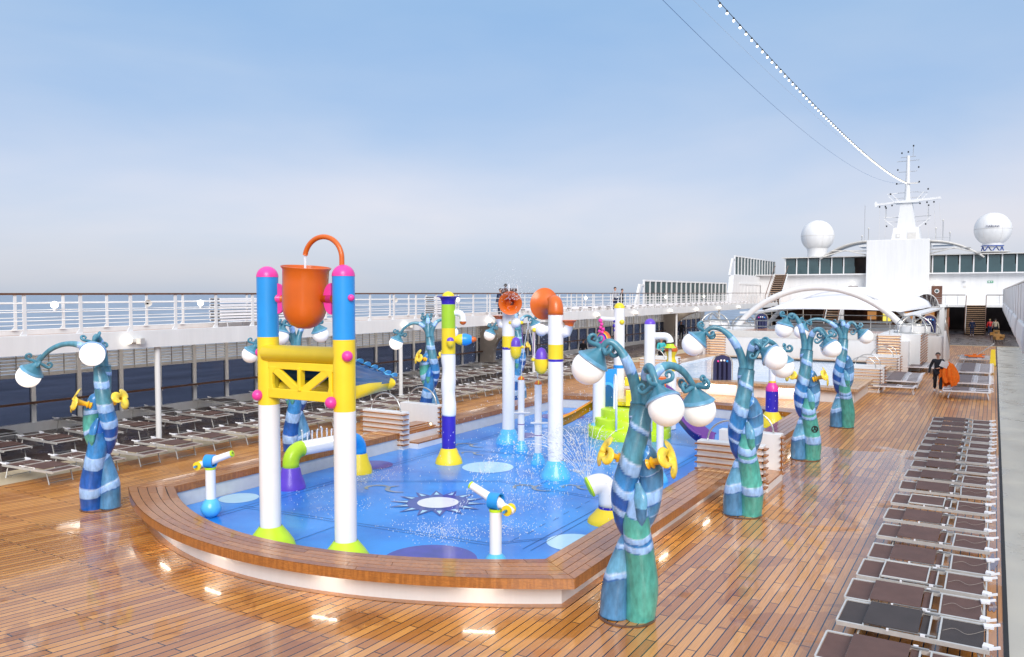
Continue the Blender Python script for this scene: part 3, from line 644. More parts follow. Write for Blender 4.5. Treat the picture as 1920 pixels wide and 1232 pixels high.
for i, y in enumerate([18.3, 32.4]): place(sp0, (-26.7, y, 4.12), 0, ['white horn loudspeaker on the outer railing, left of the bucket tower', 'white horn loudspeaker on the outer railing, right of the bucket tower'][i], 'horn loudspeakers', i == 0)
# louvred wind screens on the sea side
def windscreen(y0, y1, z0, z1, label, nose=True):
    o = thing('wind_screen', label, 'wind screen', (-26.9, y0, z0)); n = int((y1-y0)/1.4); h = z1-z0
    q = MB(); q.b2(-.1, .1, 0, y1-y0, h-.1, h+.06, white); q.b2(-.1, .1, 0, y1-y0, 0, .12, white)
    if nose:
        q.prism([(-.1, -2.2, 0), (-.1, -1.8, 0), (-.1, -.7, h*.8), (-.1, 0, h*.8), (-.1, 0, h*.86), (-.1, -1.0, h*.86)], (0, 0, 0), (.2, 0, 0), white)
    q.build('frame', o); g = MB(); g.b2(-.02, 0, 0, y1-y0, .1, h-.1, screen_glass); g.build('glass', o)
    fin_ = None
    for i in range(n+1):
        if fin_ is None:
            q = MB(); q.b2(-.05, .12, -.06, .06, .05, h-.05, white); fin_ = q.build('fin', o); c = fin_
        else: c = fin_.copy(); S.collection.objects.link(c); c.parent = o
        c.location = (0, i*(y1-y0)/n, 0)
windscreen(67.4, 93, 3.15, 5.62, 'lower green glass wind screen with white fins on the left sea side')
windscreen(96.5, 117, 6.6, 8.95, 'upper green glass wind screen with white fins on the left sea side')
q = MB(); q.prism([(0, 0, 0), (0, 24, 0), (0, 24, 3.5), (0, 1.2, 3.5), (0, 1.0, 2.6)], (0, 0, 0), (.6, 0, 0), white)
for i in range(9): q.b2(.6, .66, 4+i*1.6, 4.5+i*1.6, .9, 2.3, white)
q.b2(.6, .7, 3.5, 18.5, 2.4, 2.6, white)
o = q.build('side_house', None, (-27, 93.4, 3.1)); tag(o, 'white panelled side house carrying the upper wind screen', 'superstructure')
# ------------------------------------------------------------ forward superstructure
fs = thing('forward_superstructure', 'white forward ship superstructure with doors, balcony and window band', 'superstructure', (CX, 107, 0))
mb = MB(); mb.b2(-27, 8, 107, 110, 3.1, 6.72, white); mb.b2(-27.2, 8.2, 106.2, 110.5, 6.72, 6.86, white); mb.build('upper_wall', fs, None)
mb = MB(); mb.b2(-22.5, 8, 101.5, 107.2, 2.92, 3.14, white); mb.b2(-5.2, -4.4, 96, 99.5, 0, 3.0, white); mb.b2(-27, 8, 112, 112.3, 0, 3.1, dark); mb.b2(-22.5, -4.4, 96.5, 101.5, 2.92, 3.2, white); mb.build('balcony_slab', fs)
mb = MB(); mb.b2(-13.45, -6.65, 105.6, 107.0, 3.15, 10.85, white); mb.b2(-13.45, -6.65, 107.0, 108.8, 6.9, 10.85, white); mb.build('screen_block', fs, bevel=.05)
wp = None
for x0, x1 in ((-23.5, -13.6), (-6.5, 7.5)):
    k = int((x1-x0)/1.42)
    for i in range(k):
        if wp is None:
            q = MB(); q.b2(.14, 1.3, 0, .04, .1, 2.0, glassd); wp = q.build('window', fs); q = MB(); q.b2(0, .14, -.06, .1, 0, 2.1, white); q.build('mullion', wp); q = MB(); q.b2(.02, 1.4, -.05, -.03, .05, .95, glassd); q.build('glass_balustrade', wp); c = wp
        else: c = copy_tree(wp, fs)
        c.location = (x0+i*1.42-CX, .9, 6.86)
mb = MB(); mb.b2(-23.8, -13.4, 107.4, 110, 8.96, 9.06, grayw); mb.b2(-6.7, 8, 107.4, 110, 8.96, 9.06, grayw); mb.b2(-23.8, -13.4, 109.2, 109.4, 6.86, 8.96, dark); mb.b2(-6.7, 8, 109.2, 109.4, 6.86, 8.96, dark); mb.build('window_band_roof', fs)
for nm in ('window_band_roof', 'screen_block', 'balcony_slab', 'upper_wall'):
    o = [c for c in fs.children if c.name.split('.')[0] == nm][0]; o.location = (-CX, -107, 0)
for x in (-15.05, -5.85):
    q = MB(); q.b2(-.55, .55, -.06, 0, 0, 2.1, dooru); d_ = q.build('door', fs); d_.location = (x-CX, -.02, 3.2 if x > -10 else 3.2); q = MB(); q.lathe([(.18, 0), (.25, 0), (.25, .04), (.18, .04)], white, (0, -.06, 1.5), (0, -1, 0), 20); q.sph((0, -.02, 1.5), .17, glassd, 14); q.build('porthole', d_)
    q = MB(); q.sph((x-CX-.1, -.15, 5.65), .16, wall_e, 12); q.build('door_lamp', fs)
q = MB(); q.box((-3.0-CX, -.03, 5.2), (.3, .04, .25), grayw); q.box((-3.0-CX, -.2, 5.9), (.25, .3, .1), white); q.build('wall_fitting', fs)
# balcony rail with stair gap
def hrail(pts, name, parent, r=.03, m_=teakd):
    q = MB(); q.tube(pts, r, m_, 6); return q.build(name, parent)
for xa, xb in ((-9.5, -2.75), (-.75, 6)):
    hrail([(xa-CX, -5.4, 4.25), (xb-CX, -5.4, 4.25)], 'balcony_handrail', fs, .045)
    q = MB()
    for z in (3.45, 3.7, 3.95): q.tube([(xa-CX, -5.4, z), (xb-CX, -5.4, z)], .012, white, 5)
    k = int((xb-xa)/1.2)
    for i in range(k+1): q.tube([(xa-CX+i*1.2, -5.4, 3.1), (xa-CX+i*1.2, -5.4, 4.25)], .02, white, 5)
    q.build('balcony_bars', fs)
# stairs
def stairs(x, y0, y1, z0, z1, w, label, n=14):
    o = thing('open_staircase', label, 'staircase', (x, y0, z0)); q = MB()
    for i in range(n): q.b2(-w/2, w/2, (y1-y0)*i/n, (y1-y0)*(i+1)/n+.04, (z1-z0)*(i+1)/n-.06, (z1-z0)*(i+1)/n, farboard)
    q.build('treads', o); q = MB()
    for i in range(n): q.b2(-w/2, w/2, (y1-y0)*(i+1)/n, (y1-y0)*(i+1)/n+.02, (z1-z0)*(i)/n, (z1-z0)*(i+1)/n-.07, dark)
    q.build('risers', o)
    for s in (-1, 1):
        q = MB(); q.beam((s*(w/2+.05), 0, .0), (s*(w/2+.05), y1-y0, z1-z0), .06, .3, white); q.build('stringer', o)
        q = MB(); q.tube([(s*(w/2+.07), -.1, 0), (s*(w/2+.07), -.1, 1.0), (s*(w/2+.07), y1-y0, z1-z0+1.05), (s*(w/2+.07), y1-y0+.3, z1-z0+1.05)], .045, teakd, 6); q.build('handrail', o)
    return o
stairs(-1.72, 98.2, 101.5, 0, 3.12, 1.75, 'wooden-tread staircase up to the balcony at the far right', 15)
stairs(-22.3, 96, 100.5, 3.15, 6.7, 1.4, 'wooden-tread staircase up to the upper deck at the far left', 14)
stairs(-14.7, 88, 91.5, .0, 3.0, 1.3, 'staircase behind the terrace at the left end of the bar', 12)
# bar under the balcony
bar = thing('poolside_bar', 'dark open bar with bottles and warm lights under the balcony', 'bar', (CX, 95, 0))
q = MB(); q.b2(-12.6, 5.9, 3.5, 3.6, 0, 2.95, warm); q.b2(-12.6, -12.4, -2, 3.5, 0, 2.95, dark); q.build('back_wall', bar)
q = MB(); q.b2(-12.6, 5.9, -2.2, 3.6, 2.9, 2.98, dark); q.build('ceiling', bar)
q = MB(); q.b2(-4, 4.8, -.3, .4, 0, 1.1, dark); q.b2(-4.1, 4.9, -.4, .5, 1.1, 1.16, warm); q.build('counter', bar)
q = MB()
for x in (-2.2, 1.5, 3.6): q.b2(x, x+.9, 3.3, 3.45, 1.5, 2.4, orange if False else mat('amber_light%d' % int(x+9), (.6, .3, .1), .5, var=0, emit=(1, .45, .15), es=.25))
q.b2(-.6, .2, 3.2, 3.4, 1.3, 2.6, mat('yellow_light', (.6, .5, .05), .5, var=0, emit=(1, .85, .15), es=.6)); q.build('glowing_panel', bar)
q = MB()
for k in range(46):
    x = rnd.uniform(-1.5, 4.6); q.cyl((x, rnd.uniform(-.2, .3), 1.16), .045, rnd.uniform(.2, .35), rnd.choice([steel, glassd, whitef, goldf]), 8)
q.build('bottles', bar)['kind'] = 'stuff'
q = MB()
for x in (-5.3, -4.1, 5.5): q.b2(x-.22, x+.22, -2.4, -2.0, 0, 3.0, white)
q.cyl((.4, -2.2, 0), .06, 2.95, white, 10); q.build('front_columns', bar)
q = MB()
for x in (-11.5, -9.8, -8.1): q.cyl((x, -2.2, 0), .05, 2.95, beigem, 8)
q.build('slim_posts', bar)
# arched awning over terrace
aw = thing('arched_awning', 'white arched tensile awning with two big curved ribs over the terrace', 'awning', (CX, 56, 0))
def archpts(w, zf, za, y, n=32): return [(-w+2*w*i/n, y, zf+(za-zf)*(1-(2*i/n-1)**2)**.82) for i in range(n+1)]
q = MB(); q.tube(archpts(5.55, 1.75, 4.85, 0, 32), .2, white, 12); q.build('front_rib', aw)
q = MB(); q.tube(archpts(5.35, 1.75, 4.75, 8.5, 32), .17, white, 12); q.build('back_rib', aw)
q = MB(); vs = []; nx, ny = 30, 8
for j in range(ny+1):
    v = j/ny; y = 4.5+v*24; zf = 3.22; za = 3.4+1.6*math.sin(min(1, v*1.9)*math.pi/2)**1.1-.5*max(0, v-.5)
    for i in range(nx+1):
        u = -1+2*i/nx; wv = 4.6+.5*min(1, v*2); vs.append((u*wv, y-1.2*(1-abs(u))*(1-v), zf+(za-zf)*(1-u*u)**.55))
q.add(vs, [(j*(nx+1)+i, j*(nx+1)+i+1, (j+1)*(nx+1)+i+1, (j+1)*(nx+1)+i) for j in range(ny) for i in range(nx)], whitef, True); o = q.build('fabric_canopy', aw); sm = o.modifiers.new('s', 'SOLIDIFY'); sm.thickness = .06
q = MB()
for s in (-1, 1): q.b2(s*5.5-.45, s*5.5+.45, 3, 27, 2.98, 3.12, white)
q.build('gutter', aw)
# small half dome at right of the awning
hd = thing('half_barrel_roof', 'small white barrel roof with triangular lattice end to the right of the awning', 'roof', (-5.7, 87, 3.1), .85); q = MB()
q.add([( 1.5*math.cos(math.pi*i/16), y, 1.3*math.sin(math.pi*i/16)) for y in (0, 7) for i in range(17)], [(i, i+1, i+18, i+17) for i in range(16)], whitef, True); q.build('fabric_skin', hd)
q = MB(); arc = [(1.5*math.cos(math.pi*i/16), -.05, 1.3*math.sin(math.pi*i/16)) for i in range(17)]; q.tube(arc, .06, white, 6); q.tube([(-1.6, -.05, 0), (1.6, -.05, 0)], .06, white, 6)
for i in range(2, 15, 2): q.tube([(-1.5+3*(i-1)/14, -.05, 0), arc[16-i]], .04, white, 6); q.tube([(-1.5+3*(i+1)/14, -.05, 0), arc[16-i]], .04, white, 6)
q.build('lattice', hd)
# side wings of the roof (curved spoilers)
for sg in (-1, 1):
    o = thing('roof_wing', ('left' if sg < 0 else 'right')+' curved white roof wing beside the screen block', 'roof wing', (CX+sg*3.4, 108, 0)); q = MB(); vs = []
    n = 14
    for i in range(n+1):
        u = i/n; x = sg*(u*5.6); z = 10.7-2.0*u**2.1
        for y in (-1.8+1.2*u, 2.5): vs.append((x, y, z))
    q.add(vs, [(2*i, 2*i+2, 2*i+3, 2*i+1) for i in range(n)], grayw, True); w_ = q.build('shell', o); sm = w_.modifiers.new('s', 'SOLIDIFY'); sm.thickness = .18
    q = MB(); q.tube([(0, -1.6, 9.1), (sg*2.5, -1.5, 9.75), (sg*5.2, -.8, 9.05)], .07, grayw, 6); q.tube([(0, -1.6, 9.6), (sg*4.2, -1.0, 9.75)], .06, grayw, 6); q.build('struts', o)
# radomes
rad = thing('radome', '', 'radome'); q = MB(); q.sph((0, 0, 0), 2.05, white, 36); q.lathe([(2.06, -.03), (2.07, 0), (2.06, .03)], grayw, seg=36)
for a in range(6): q.tube([(2.055*math.sin(b)*math.cos(a*math.pi/3), 2.055*math.sin(b)*math.sin(a*math.pi/3), 2.055*math.cos(b)) for b in [math.pi*i/20 for i in range(17)]], .012, grayw, 4)
q.build('dome', rad); q = MB(); q.lathe([(1.25, -2.7), (1.2, -2.1), (1.3, -1.6)], white, seg=24); q.build('neck', rad)
r1 = place(rad, (-19.9, 110, 11.85), 0, 'white radome ball on a white neck at the left of the mast', 'radomes', True)
r2 = copy_tree(rad); r2.location = (-.35, 110, 11.95); r2.scale = (.95, .95, .95); r2['label'] = 'white radome ball on a dark lattice stand at the right of the mast'
q = MB()
for i in range(8):
    a = math.pi*i/4; q.beam((1.2*math.cos(a), 1.2*math.sin(a), -2.75), (1.1*math.cos(a+.4), 1.1*math.sin(a+.4), -2.1), .1, .1, L3)
q.lathe([(1.25, -2.1), (1.25, -2.0)], L3, seg=20); q.build('lattice_stand', r2); q = MB(); q.lathe([(.5, -3.2), (2.0, -2.8), (2.0, -2.74), (.01, -2.74)], white, seg=24); q.build('platform', r2)
for c in list(r2.children):
    if c.name.startswith('neck'): c.scale = (.9, .9, .75); c.location = (0, 0, -.15)
q = MB(); q.cyl((0, 0, 0), .9, 2.4, white, 16); o = q.build('radome_pedestal', None, (-.35, 110, 6.8)); o.parent = r2; o.location = (0, 0, -5.2)
q = MB(); q.cyl((0, 0, -5.2), 1.0, 2.6, white, 16); q.build('radome_pedestal', r1)
# mast
ms = thing('radar_mast', 'white radar mast with crossarms, antennas and small lamps', 'mast', (CX, 117, 0))
def taper(mb, x0, x1, z0, x2, x3, z1, y, d, m_): mb.prism([(x0, y, z0), (x1, y, z0), (x3, y, z1), (x2, y, z1)], (0, -d/2, 0), (0, d, 0), m_)
q = MB(); taper(q, -1.8, 1.75, 10.8, -1.45, 1.5, 13.0, 0, 2.6, white); taper(q, -1.1, 1.1, 13.0, -.75, .6, 16.2, 0, 1.4, white); q.b2(-1.4, 1.4, -1, 1, 16.2, 16.5, white); q.build('tower', ms)
q = MB(); q.beam((-3.8, 0, 16.2), (3.9, 0, 16.7), .3, .28, white); q.b2(-3.9, -3.6, -.2, .2, 15.9, 16.6, white); q.build('main_crossarm', ms)
q = MB(); q.lathe([(.38, 16.4), (.26, 19.5), (.2, 22.4)], white, seg=12); q.build('pole', ms)
q = MB()
for z, w in ((22.2, .9), (21.7, 1.3), (20.3, 1.1), (18.8, 1.4), (17.6, 1.2), (16.9, 1.6)): q.tube([(-w, 0, z), (w, 0, z+.05)], .045, white, 6)
for s in (-1, 1):
    q.beam((s*1.4, 0, 13.1), (s*2.7, 0, 14.2), .1, .1, white); q.tube([(s*.8, 0, 14.4), (s*2.8, 0, 14.5)], .05, white, 6); q.tube([(s*.8, 0, 13.8), (s*2.6, 0, 13.9)], .04, white, 6)
    q.tube([(s*2.5, 0, 14.3), (s*2.5, 0, 15.6)], .04, white, 6); q.beam((s*.9, 0, 16.4), (s*1.9, 0, 17.6), .14, .1, white); q.beam((s*1.5, 0, 16.4), (s*2.3, 0, 17.3), .1, .08, white)
    q.tube([(s*1.2, 0, 17.6), (s*2.4, 0, 17.5)], .04, white, 6)
q.tube([(.55, 0, 22.3), (.6, 0, 23.6)], .03, white, 6); q.build('yards', ms)
q = MB()
for x, z in ((-.75, 22.75), (0, 22.85), (.6, 23.6), (-1.2, 20.6), (1.25, 20.8), (-1.3, 18.8), (1.35, 18.9), (-2.5, 15.7), (2.5, 15.8), (-2.4, 13.3), (2.2, 13.4), (2.4, 17.9), (-2.0, 17.5), (-3.3, 15.9), (-2.6, 15.9), (-1.8, 16.0), (1.5, 16.1), (2.3, 16.2), (3.1, 16.2)): q.cyl((x, -.1, z-.09), .09, .2, black, 8)
q.build('signal_lamps', ms)
q = MB(); q.box((.6, -.2, 18.75), (1.2, .14, .12), grayw, rz=.3); q.build('radar_scanner', ms)
q = MB(); q.b2(.2, 1.2, -1.36, -1.3, 11.1, 12.3, grayw); q.box((-.9, -1.33, 11.9), (.5, .06, .5), grayw); q.box((-.9, -1.37, 11.9), (.3, .06, .3), white); q.build('service_panel', ms)
q = MB()
for x, h in ((-4.6, 2.3), (-5.4, 1.3), (4.2, 3.0), (3.4, 2.0), (5.0, 1.4)): q.tube([(x, 0, 10.8), (x, 0, 10.8+h)], .06, white, 6); q.sph((x, 0, 10.8+h), .13, grayw, 8)
q.b2(-5.5, 5.2, -.05, .05, 10.76, 10.86, white); q.tube([(-5.1, 0, 10.8), (-5.1, 0, 16.2)], .03, white, 5); q.tube([(-4.4, 0, 11.4), (-1.8, 0, 11.4)], .03, white, 5); q.tube([(2, 0, 11.6), (5, 0, 11.6)], .03, white, 5)
for x in (-3.3, -2.6, 2.3, 3.1, 3.7): q.tube([(x, 0, 16.1), (x*1.05+.2, -.3, 10.9)], .012, grayw, 4)
q.build('whip_antennas', ms)
q = MB(); q.b2(-5.5, 5.4, -2, 2, 10.55, 10.8, white); q.b2(-3.2, 3.2, -8.2, -2, 9.0, 10.6, white); q.build('mast_platform', ms)
# starboard gallery bulwark seen at the far right, with the boxy white covers under it
sf = thing('right_gallery_wall', 'tall white side wall of the right gallery at the right edge of the photo', 'deck gallery', (0, 0, 0))
q = MB(); q.b2(.74, .86, 20, 98, 3.2, 4.80, white)
for i in range(22): q.b2(.725, .74, 20+i*3.6, 20.04+i*3.6, 3.3, 4.78, grayw)
q.build('wall_panel', sf); q = MB(); q.beam((.78, 20, 4.84), (.78, 98, 4.84), .1, .05, teakd); q.build('handrail', sf)
q = MB(); q.b2(.86, 1.7, 20, 98, 3.1, 3.2, white); q.build('ceiling_slab', sf)
box_ = thing('hanging_cover', '', 'cover'); q = MB(); q.prism([(0, 0, .0), (.5, 0, -.05), (.6, 0, .75), (.02, 0, .75), (-.03, 0, .3)], (0, 0, 0), (0, 6.4, 0), white); q.build('shell', box_, bevel=.05)
for i in range(8): place(box_, (.66, 16.5+i*9.0, 2.87), 0, 'boxy white cover hanging below the right gallery wall, %s from the front' % ordw(i), 'covers under the right gallery', i == 0)
# ============================================================ OCTOPUS LAMP POSTS
RT = Vector((.8564, .5162, 0)); TW = Vector((.5162, -.8564, 0))    # image right / towards the viewer, used as the sculptures' own axes
def smooth_pts(pts, n=8):
    P = [Vector(p) for p in pts]; P = [P[0]*2-P[1]]+P+[P[-1]*2-P[-2]]; o = []
    for i in range(1, len(P)-2):
        for k in range(n):
            t = k/n; a, b, c, d = P[i-1], P[i], P[i+1], P[i+2]
            o.append(.5*((2*b)+(c-a)*t+(2*a-5*b+4*c-d)*t*t+(3*b-a-3*c+d)*t**3))
    o.append(P[-2]); return o
def interp(vals, n):
    o = []
    for i in range(n):
        x = i/(n-1)*(len(vals)-1); k = min(int(x), len(vals)-2); f = x-k; f = f*f*(3-2*f); o.append(vals[k]*(1-f)+vals[k+1]*f)
    return o
COLS = {'L1': (.065, .20, .38), 'L2': (.29, .48, .80), 'L3': (.010, .09, .38), 'L4': (.075, .35, .30), 'L5': (.065, .22, .30), 'L6': (.03, .19, .47), 'L7': (.11, .31, .47)}
def bcol(lst, t):
    prev = 0
    for i, (e, k) in enumerate(lst):
        if t <= e or i == len(lst)-1:
            u = (t-prev)/max(1e-4, e-prev); c = Vector(COLS[k]); g = 1.28-.5*u if k not in ('L2',) else .86+.3*u   # airbrushed along each band
            c = c*g; w = .005
            if e-t < w and i < len(lst)-1: c = c.lerp(Vector(COLS['L3'])*.9 if k != 'L2' else Vector((.55, .68, .88)), .75)
            if t-prev < w and i > 0 and k != 'L2': c = c.lerp(Vector((.5, .64, .86)), .5)
            return c
        prev = e
def strand(mb, pts, rad, bd, seg=30, n=22, flat=1.0, slant=.022, ph=1.0):
    P = smooth_pts(pts, n); base = len(mb.v); mb.tube(P, interp(rad, len(P)), paintm, seg, flat=flat)
    if not hasattr(mb, 'vc'): mb.vc = []
    N_ = len(P)
    for i in range(N_):
        for k in range(seg):
            a = 2*math.pi*k/seg; t = i/(N_-1); mb.vc.append(bcol(bd, min(1, max(0, t+slant*math.cos(a+ph)+.003*math.sin(3*a+9*t)))))
    return mb
def lp(x, y, z): return RT*x+TW*y+Vector((0, 0, z))
def capcurls(parent, top, axis, upref, k=4, size=1.0, m_=L5):
    # tendrils that spring from the cap crown and end in a spiral
    axis = axis.normalized(); u = (upref-axis*upref.dot(axis)).normalized(); w = axis.cross(u)
    for i in range(k):
        a = 2*math.pi*i/k+.5; d = u*math.cos(a)+w*math.sin(a)
        pts = [top-axis*.02, top+d*.09*size+axis*.03*size, top+d*.2*size+axis*.015*size]
        c = top+d*.25*size+axis*.1*size
        for j in range(14):
            b = -1.4+j*.42; r = .092*size*(1-j/17)
            pts.append(c+d*math.cos(b)*r+axis*math.sin(b)*r)
        q = MB(); n = len(pts); q.tube(smooth_pts(pts, 3), interp([.042*size, .036*size, .03*size, .024*size, .018*size], (n-1)*3+1), m_, 10); q.build('tendril', parent)
def make_globe(parent, c, out_dir, tilt, lit=False, r=.235):
    # out_dir horizontal unit vector away from trunk; cap axis leans back towards the trunk
    ax = (Vector((0, 0, 1))*math.cos(R(tilt))-out_dir*math.sin(R(tilt))).normalized()
    g = MB(); g.sph((0, 0, 0), r, globe_l if lit else globe_m, 40); go = g.build('glass_globe', parent); go.location = c
    q = MB(); prof = [(.230, .10), (.244, .112), (.236, .13), (.205, .155), (.165, .195), (.12, .24), (.08, .285), (.056, .32), (.05, .345)]
    q.lathe(prof, L7, c, ax, 36, mf=lambda i: L2 if i == 0 else (L7 if i < 3 else L5)); q.lathe([(.17, .13), (.232, .10)], L1, c, ax, 36); q.build('cap', parent)
    return Vector(c)+ax*.315, ax
def flower(parent, base, d, s=1.0):
    d = d.normalized(); q = MB(); q.lathe([(.035*s, 0), (.075*s, .02*s), (.05*s, .05*s), (.075*s, .08*s), (.04*s, .1*s), (.045*s, .16*s), (.06*s, .24*s), (.085*s, .30*s)], goldf, base, d, 18); q.build('flower_stalk', parent)
    q = MB(); u = d.orthogonal().normalized(); w = d.cross(u); o = Vector(base)+d*.27*s; N_ = 30; rows = []
    for j in range(7):
        t = j/6
        row = []
        for i in range(N_):
            a = 2*math.pi*i/N_; lobe = abs(math.cos(1.5*a))**.7; r = (.045+t*(.06+.145*lobe))*s; z = (.0+.10*t-.08*t*t*t*(.4+.9*lobe))*s
            row.append(o+(u*math.cos(a)+w*math.sin(a))*r+d*z)
        rows.append(row)
    vs = [p for r_ in rows for p in r_]; q.add(vs, [(j*N_+i, j*N_+(i+1) % N_, (j+1)*N_+(i+1) % N_, (j+1)*N_+i) for j in range(6) for i in range(N_)], petal, True)
    f = q.build('petals', parent); sm = f.modifiers.new('s', 'SOLIDIFY'); sm.thickness = .012*s
LEAN = [0]
def limb(parent, name, pts, rad, bd, mirror=1, **kw):
    m = MB(); rad = [r*1.06 for r in rad]; strand(m, [lp(mirror*x+LEAN[0]*z, y, z) for x, y, z in pts], rad, bd, **kw); o = m.build(name, parent); m.vcol(o); return o
def trunk(parent, mirror=1, palette=0, seed=0):
    k = mirror; r_ = random.Random(seed); j = lambda: r_.uniform(-.02, .02)
    b1 = [(.44, 'L4'), (.50+j(), 'L2'), (.515, 'L6'), (.56, 'L2'), (.70+j(), 'L4'), (1, 'L2')] if palette == 0 else [(.14, 'L3'), (.22+j(), 'L2'), (.38, 'L3'), (.50+j(), 'L2'), (.8, 'L6'), (1, 'L3')]
    if seed in (2, 3): b1 = [(.22, 'L4'), (.30+j(), 'L2'), (.52, 'L4'), (.56, 'L2'), (.60, 'L4'), (.68, 'L2'), (.84, 'L4'), (1, 'L2')]
    limb(parent, 'front_limb', [(.17, .03, 0), (.165, .08, .45), (.09, .10, .95), (.02, .13, 1.3), (.0, .15, 1.65), (-.02, .1, 1.98)], [.20, .21, .19, .175, .125, .02], b1, k)
    limb(parent, 'side_limb', [(-.18, -.02, 0), (-.17, -.04, .45), (-.07, -.03, .95), (.06, .0, 1.22), (.17, .02, 1.6), (.18, .02, 2.0), (.09, .08, 2.28), (-.06, .1, 2.36)], [.19, .185, .14, .135, .165, .165, .13, .05],
         [(.17+j(), 'L1'), (.20, 'L2'), (.30, 'L7'), (.33+j(), 'L2'), (.42, 'L1'), (.47, 'L2'), (.52, 'L1'), (.58+j(), 'L1'), (.64, 'L2'), (.74, 'L1'), (.88, 'L1'), (1, 'L6')] if palette == 0 else [(.12, 'L1'), (.15+j(), 'L2'), (.30, 'L1'), (.33, 'L2'), (.5, 'L7'), (.56+j(), 'L4'), (.60, 'L2'), (.72, 'L4'), (.76, 'L2'), (1, 'L6')], k, ph=2.5)
    limb(parent, 'twisting_limb', [(.20, -.12, 0), (.19, -.13, .6), (.03, -.10, 1.05), (-.13, -.03, 1.4), (-.18, .05, 1.78), (-.12, .11, 2.2), (-.04, .08, 2.6), (.03, .03, 2.95)], [.13, .14, .12, .14, .16, .15, .14, .115],
         [(.34, 'L3'), (.47+j(), 'L3'), (.50, 'L2'), (.57, 'L3'), (.60+j(), 'L2'), (.68, 'L6'), (.73, 'L2'), (.86+j(), 'L5'), (.89, 'L2'), (1, 'L5')], k, ph=.3)
    limb(parent, 'back_limb', [(-.03, -.16, 0), (.04, -.16, .8), (.09, -.12, 1.35), (.06, -.08, 1.9), (.02, -.07, 2.4), (-.02, -.04, 2.8), (-.05, -.02, 3.0)], [.14, .12, .12, .15, .15, .14, .11],
         [(.4, 'L3'), (.5, 'L6'), (.64+j(), 'L5'), (.68, 'L2'), (.83, 'L5'), (.86+j(), 'L2'), (1, 'L5')], k, ph=4)
    limb(parent, 'drooping_leaf', [(.05, .28, 1.30), (.04, .31, 1.5), (.02, .28, 1.72), (-.02, .2, 1.92)], [.006, .07, .09, .04], [(.5, 'L1' if seed == 1 else 'L4'), (1, 'L7' if palette == 0 else 'L6')], k, seg=22, flat=.6)
    m = MB(); m.lathe([(.40, 0), (.40, .012), (.36, .02)], teakd, (0, 0, 0), seg=36); m.build('floor_ring', parent)
def arm(parent, start, peak, end, bd=None, r0=.085, r1=.044):
    s, p, e = map(Vector, (start, peak, end)); P = bez(s, s+Vector((0, 0, .50)), p+Vector((0, 0, .14)), e, 7)
    m = MB(); strand(m, P, [r0, r0*.92, r1*1.2, r1], bd or [(.34, 'L5'), (.5, 'L2'), (1, 'L5')], 18, 9); o = m.build('arm', parent); m.vcol(o)
def lamp_post(loc, label, group, arms, mirror=1, palette=0, flowers=True, symbol=False, lits=None, sc=1.0, seed=0):
    o = thing('lamp_post', label, 'lamp post', loc, 0, group, sc)
    LEAN[0] = {1: .065, 2: .02, 5: .03}.get(seed, 0)
    trunk(o, mirror, palette, seed)
    for i, (x, y, z, tilt, pk) in enumerate(arms):
        c = lp(x, y, z); h = Vector((c.x, c.y, 0)).normalized()
        top, ax = make_globe(o, c, h, tilt, lits[i] if lits else False)
        st = lp(LEAN[0]*2.9+.05*(1 if x > 0 else -1), .02*(i-1), 2.9+.03*i)
        arm(o, st, Vector((top.x*pk, top.y*pk, max(3.62, top.z+.22))), top)
        capcurls(o, top-ax*.0, ax, h, 4, .78)
    if flowers:
        flower(o, lp(mirror*.10+LEAN[0]*2, .17, 2.18), lp(mirror*.7, .45, .28), 1.12)
        flower(o, lp(-mirror*.20+LEAN[0]*2, -.02, 2.2), lp(-mirror*.8, .25, .35), .95)
    if symbol:
        q = MB(); c = lp(.13, .30, .86); d = TW; q.lathe([(.065, 0), (.09, 0), (.09, .02), (.065, .02)], black, c, d, 24)
        for a in range(3): q.beam(c+d*.01, c+d*.01+Vector((0, 0, 1))*.08*math.cos(a*2.094)+RT*.08*math.sin(a*2.094), .03, .02, black)
        q.build('propeller_mark', o)
    return o
GR = 'octopus-arm lamp posts along the splash pool'
armsR = [(-.54, -.12, 3.46, 34, .6), (.40, .62, 3.0, 32, .62), (1.02, -.2, 2.86, 12, .66)]
armsR2 = [(-1.0, -.1, 3.46, 42, .62), (.48, .45, 3.22, 62, .55), (.88, -.3, 2.98, 10, .6)]
armsR3 = [(-.60, -.1, 3.52, 15, .6), (.48, .5, 3.03, 38, .55), (.72, -.3, 2.98, 15, .6)]
armsR4 = [(-1.35, -.2, 3.2, 25, .62), (.62, .3, 3.05, 48, .55), (.1, -.7, 3.1, 20, .6)]
lamp_post((-4.28, 10.2, 0), 'large blue twisted octopus lamp post in the right foreground, green base and three white globes', GR, armsR, seed=1)
lamp_post((-4.3, 16.2, 0), 'blue twisted octopus lamp post beside the right slatted steps, second on the right side', GR, armsR2, seed=2, flowers=False)
lamp_post((-4.3, 22.55, 0), 'blue twisted octopus lamp post with black propeller mark on its green base', GR, armsR3, seed=3, symbol=True)
lamp_post((-4.3, 28.6, 0), 'farthest blue twisted octopus lamp post on the dry deck at right', GR, armsR4, seed=4, flowers=False)
armsL = [(-1.38, .1, 2.78, 34, .6), (.22, .62, 3.27, 50, .5)]
armsL2 = [(-1.3, .0, 2.75, 30, .6), (-.3, .5, 3.3, 15, .5), (.6, -.4, 3.3, 20, .6)]
armsL3 = [(-1.17, .1, 2.75, 22, .6), (.75, -.2, 3.1, 22, .6), (-.2, -.6, 3.3, 20, .6)]
lamp_post((-15.93, 9.75, 0), 'blue twisted octopus lamp post with dark blue base at the left, beside the curved bench', GR, armsL, -1, 1, seed=5, lits=[True, True])
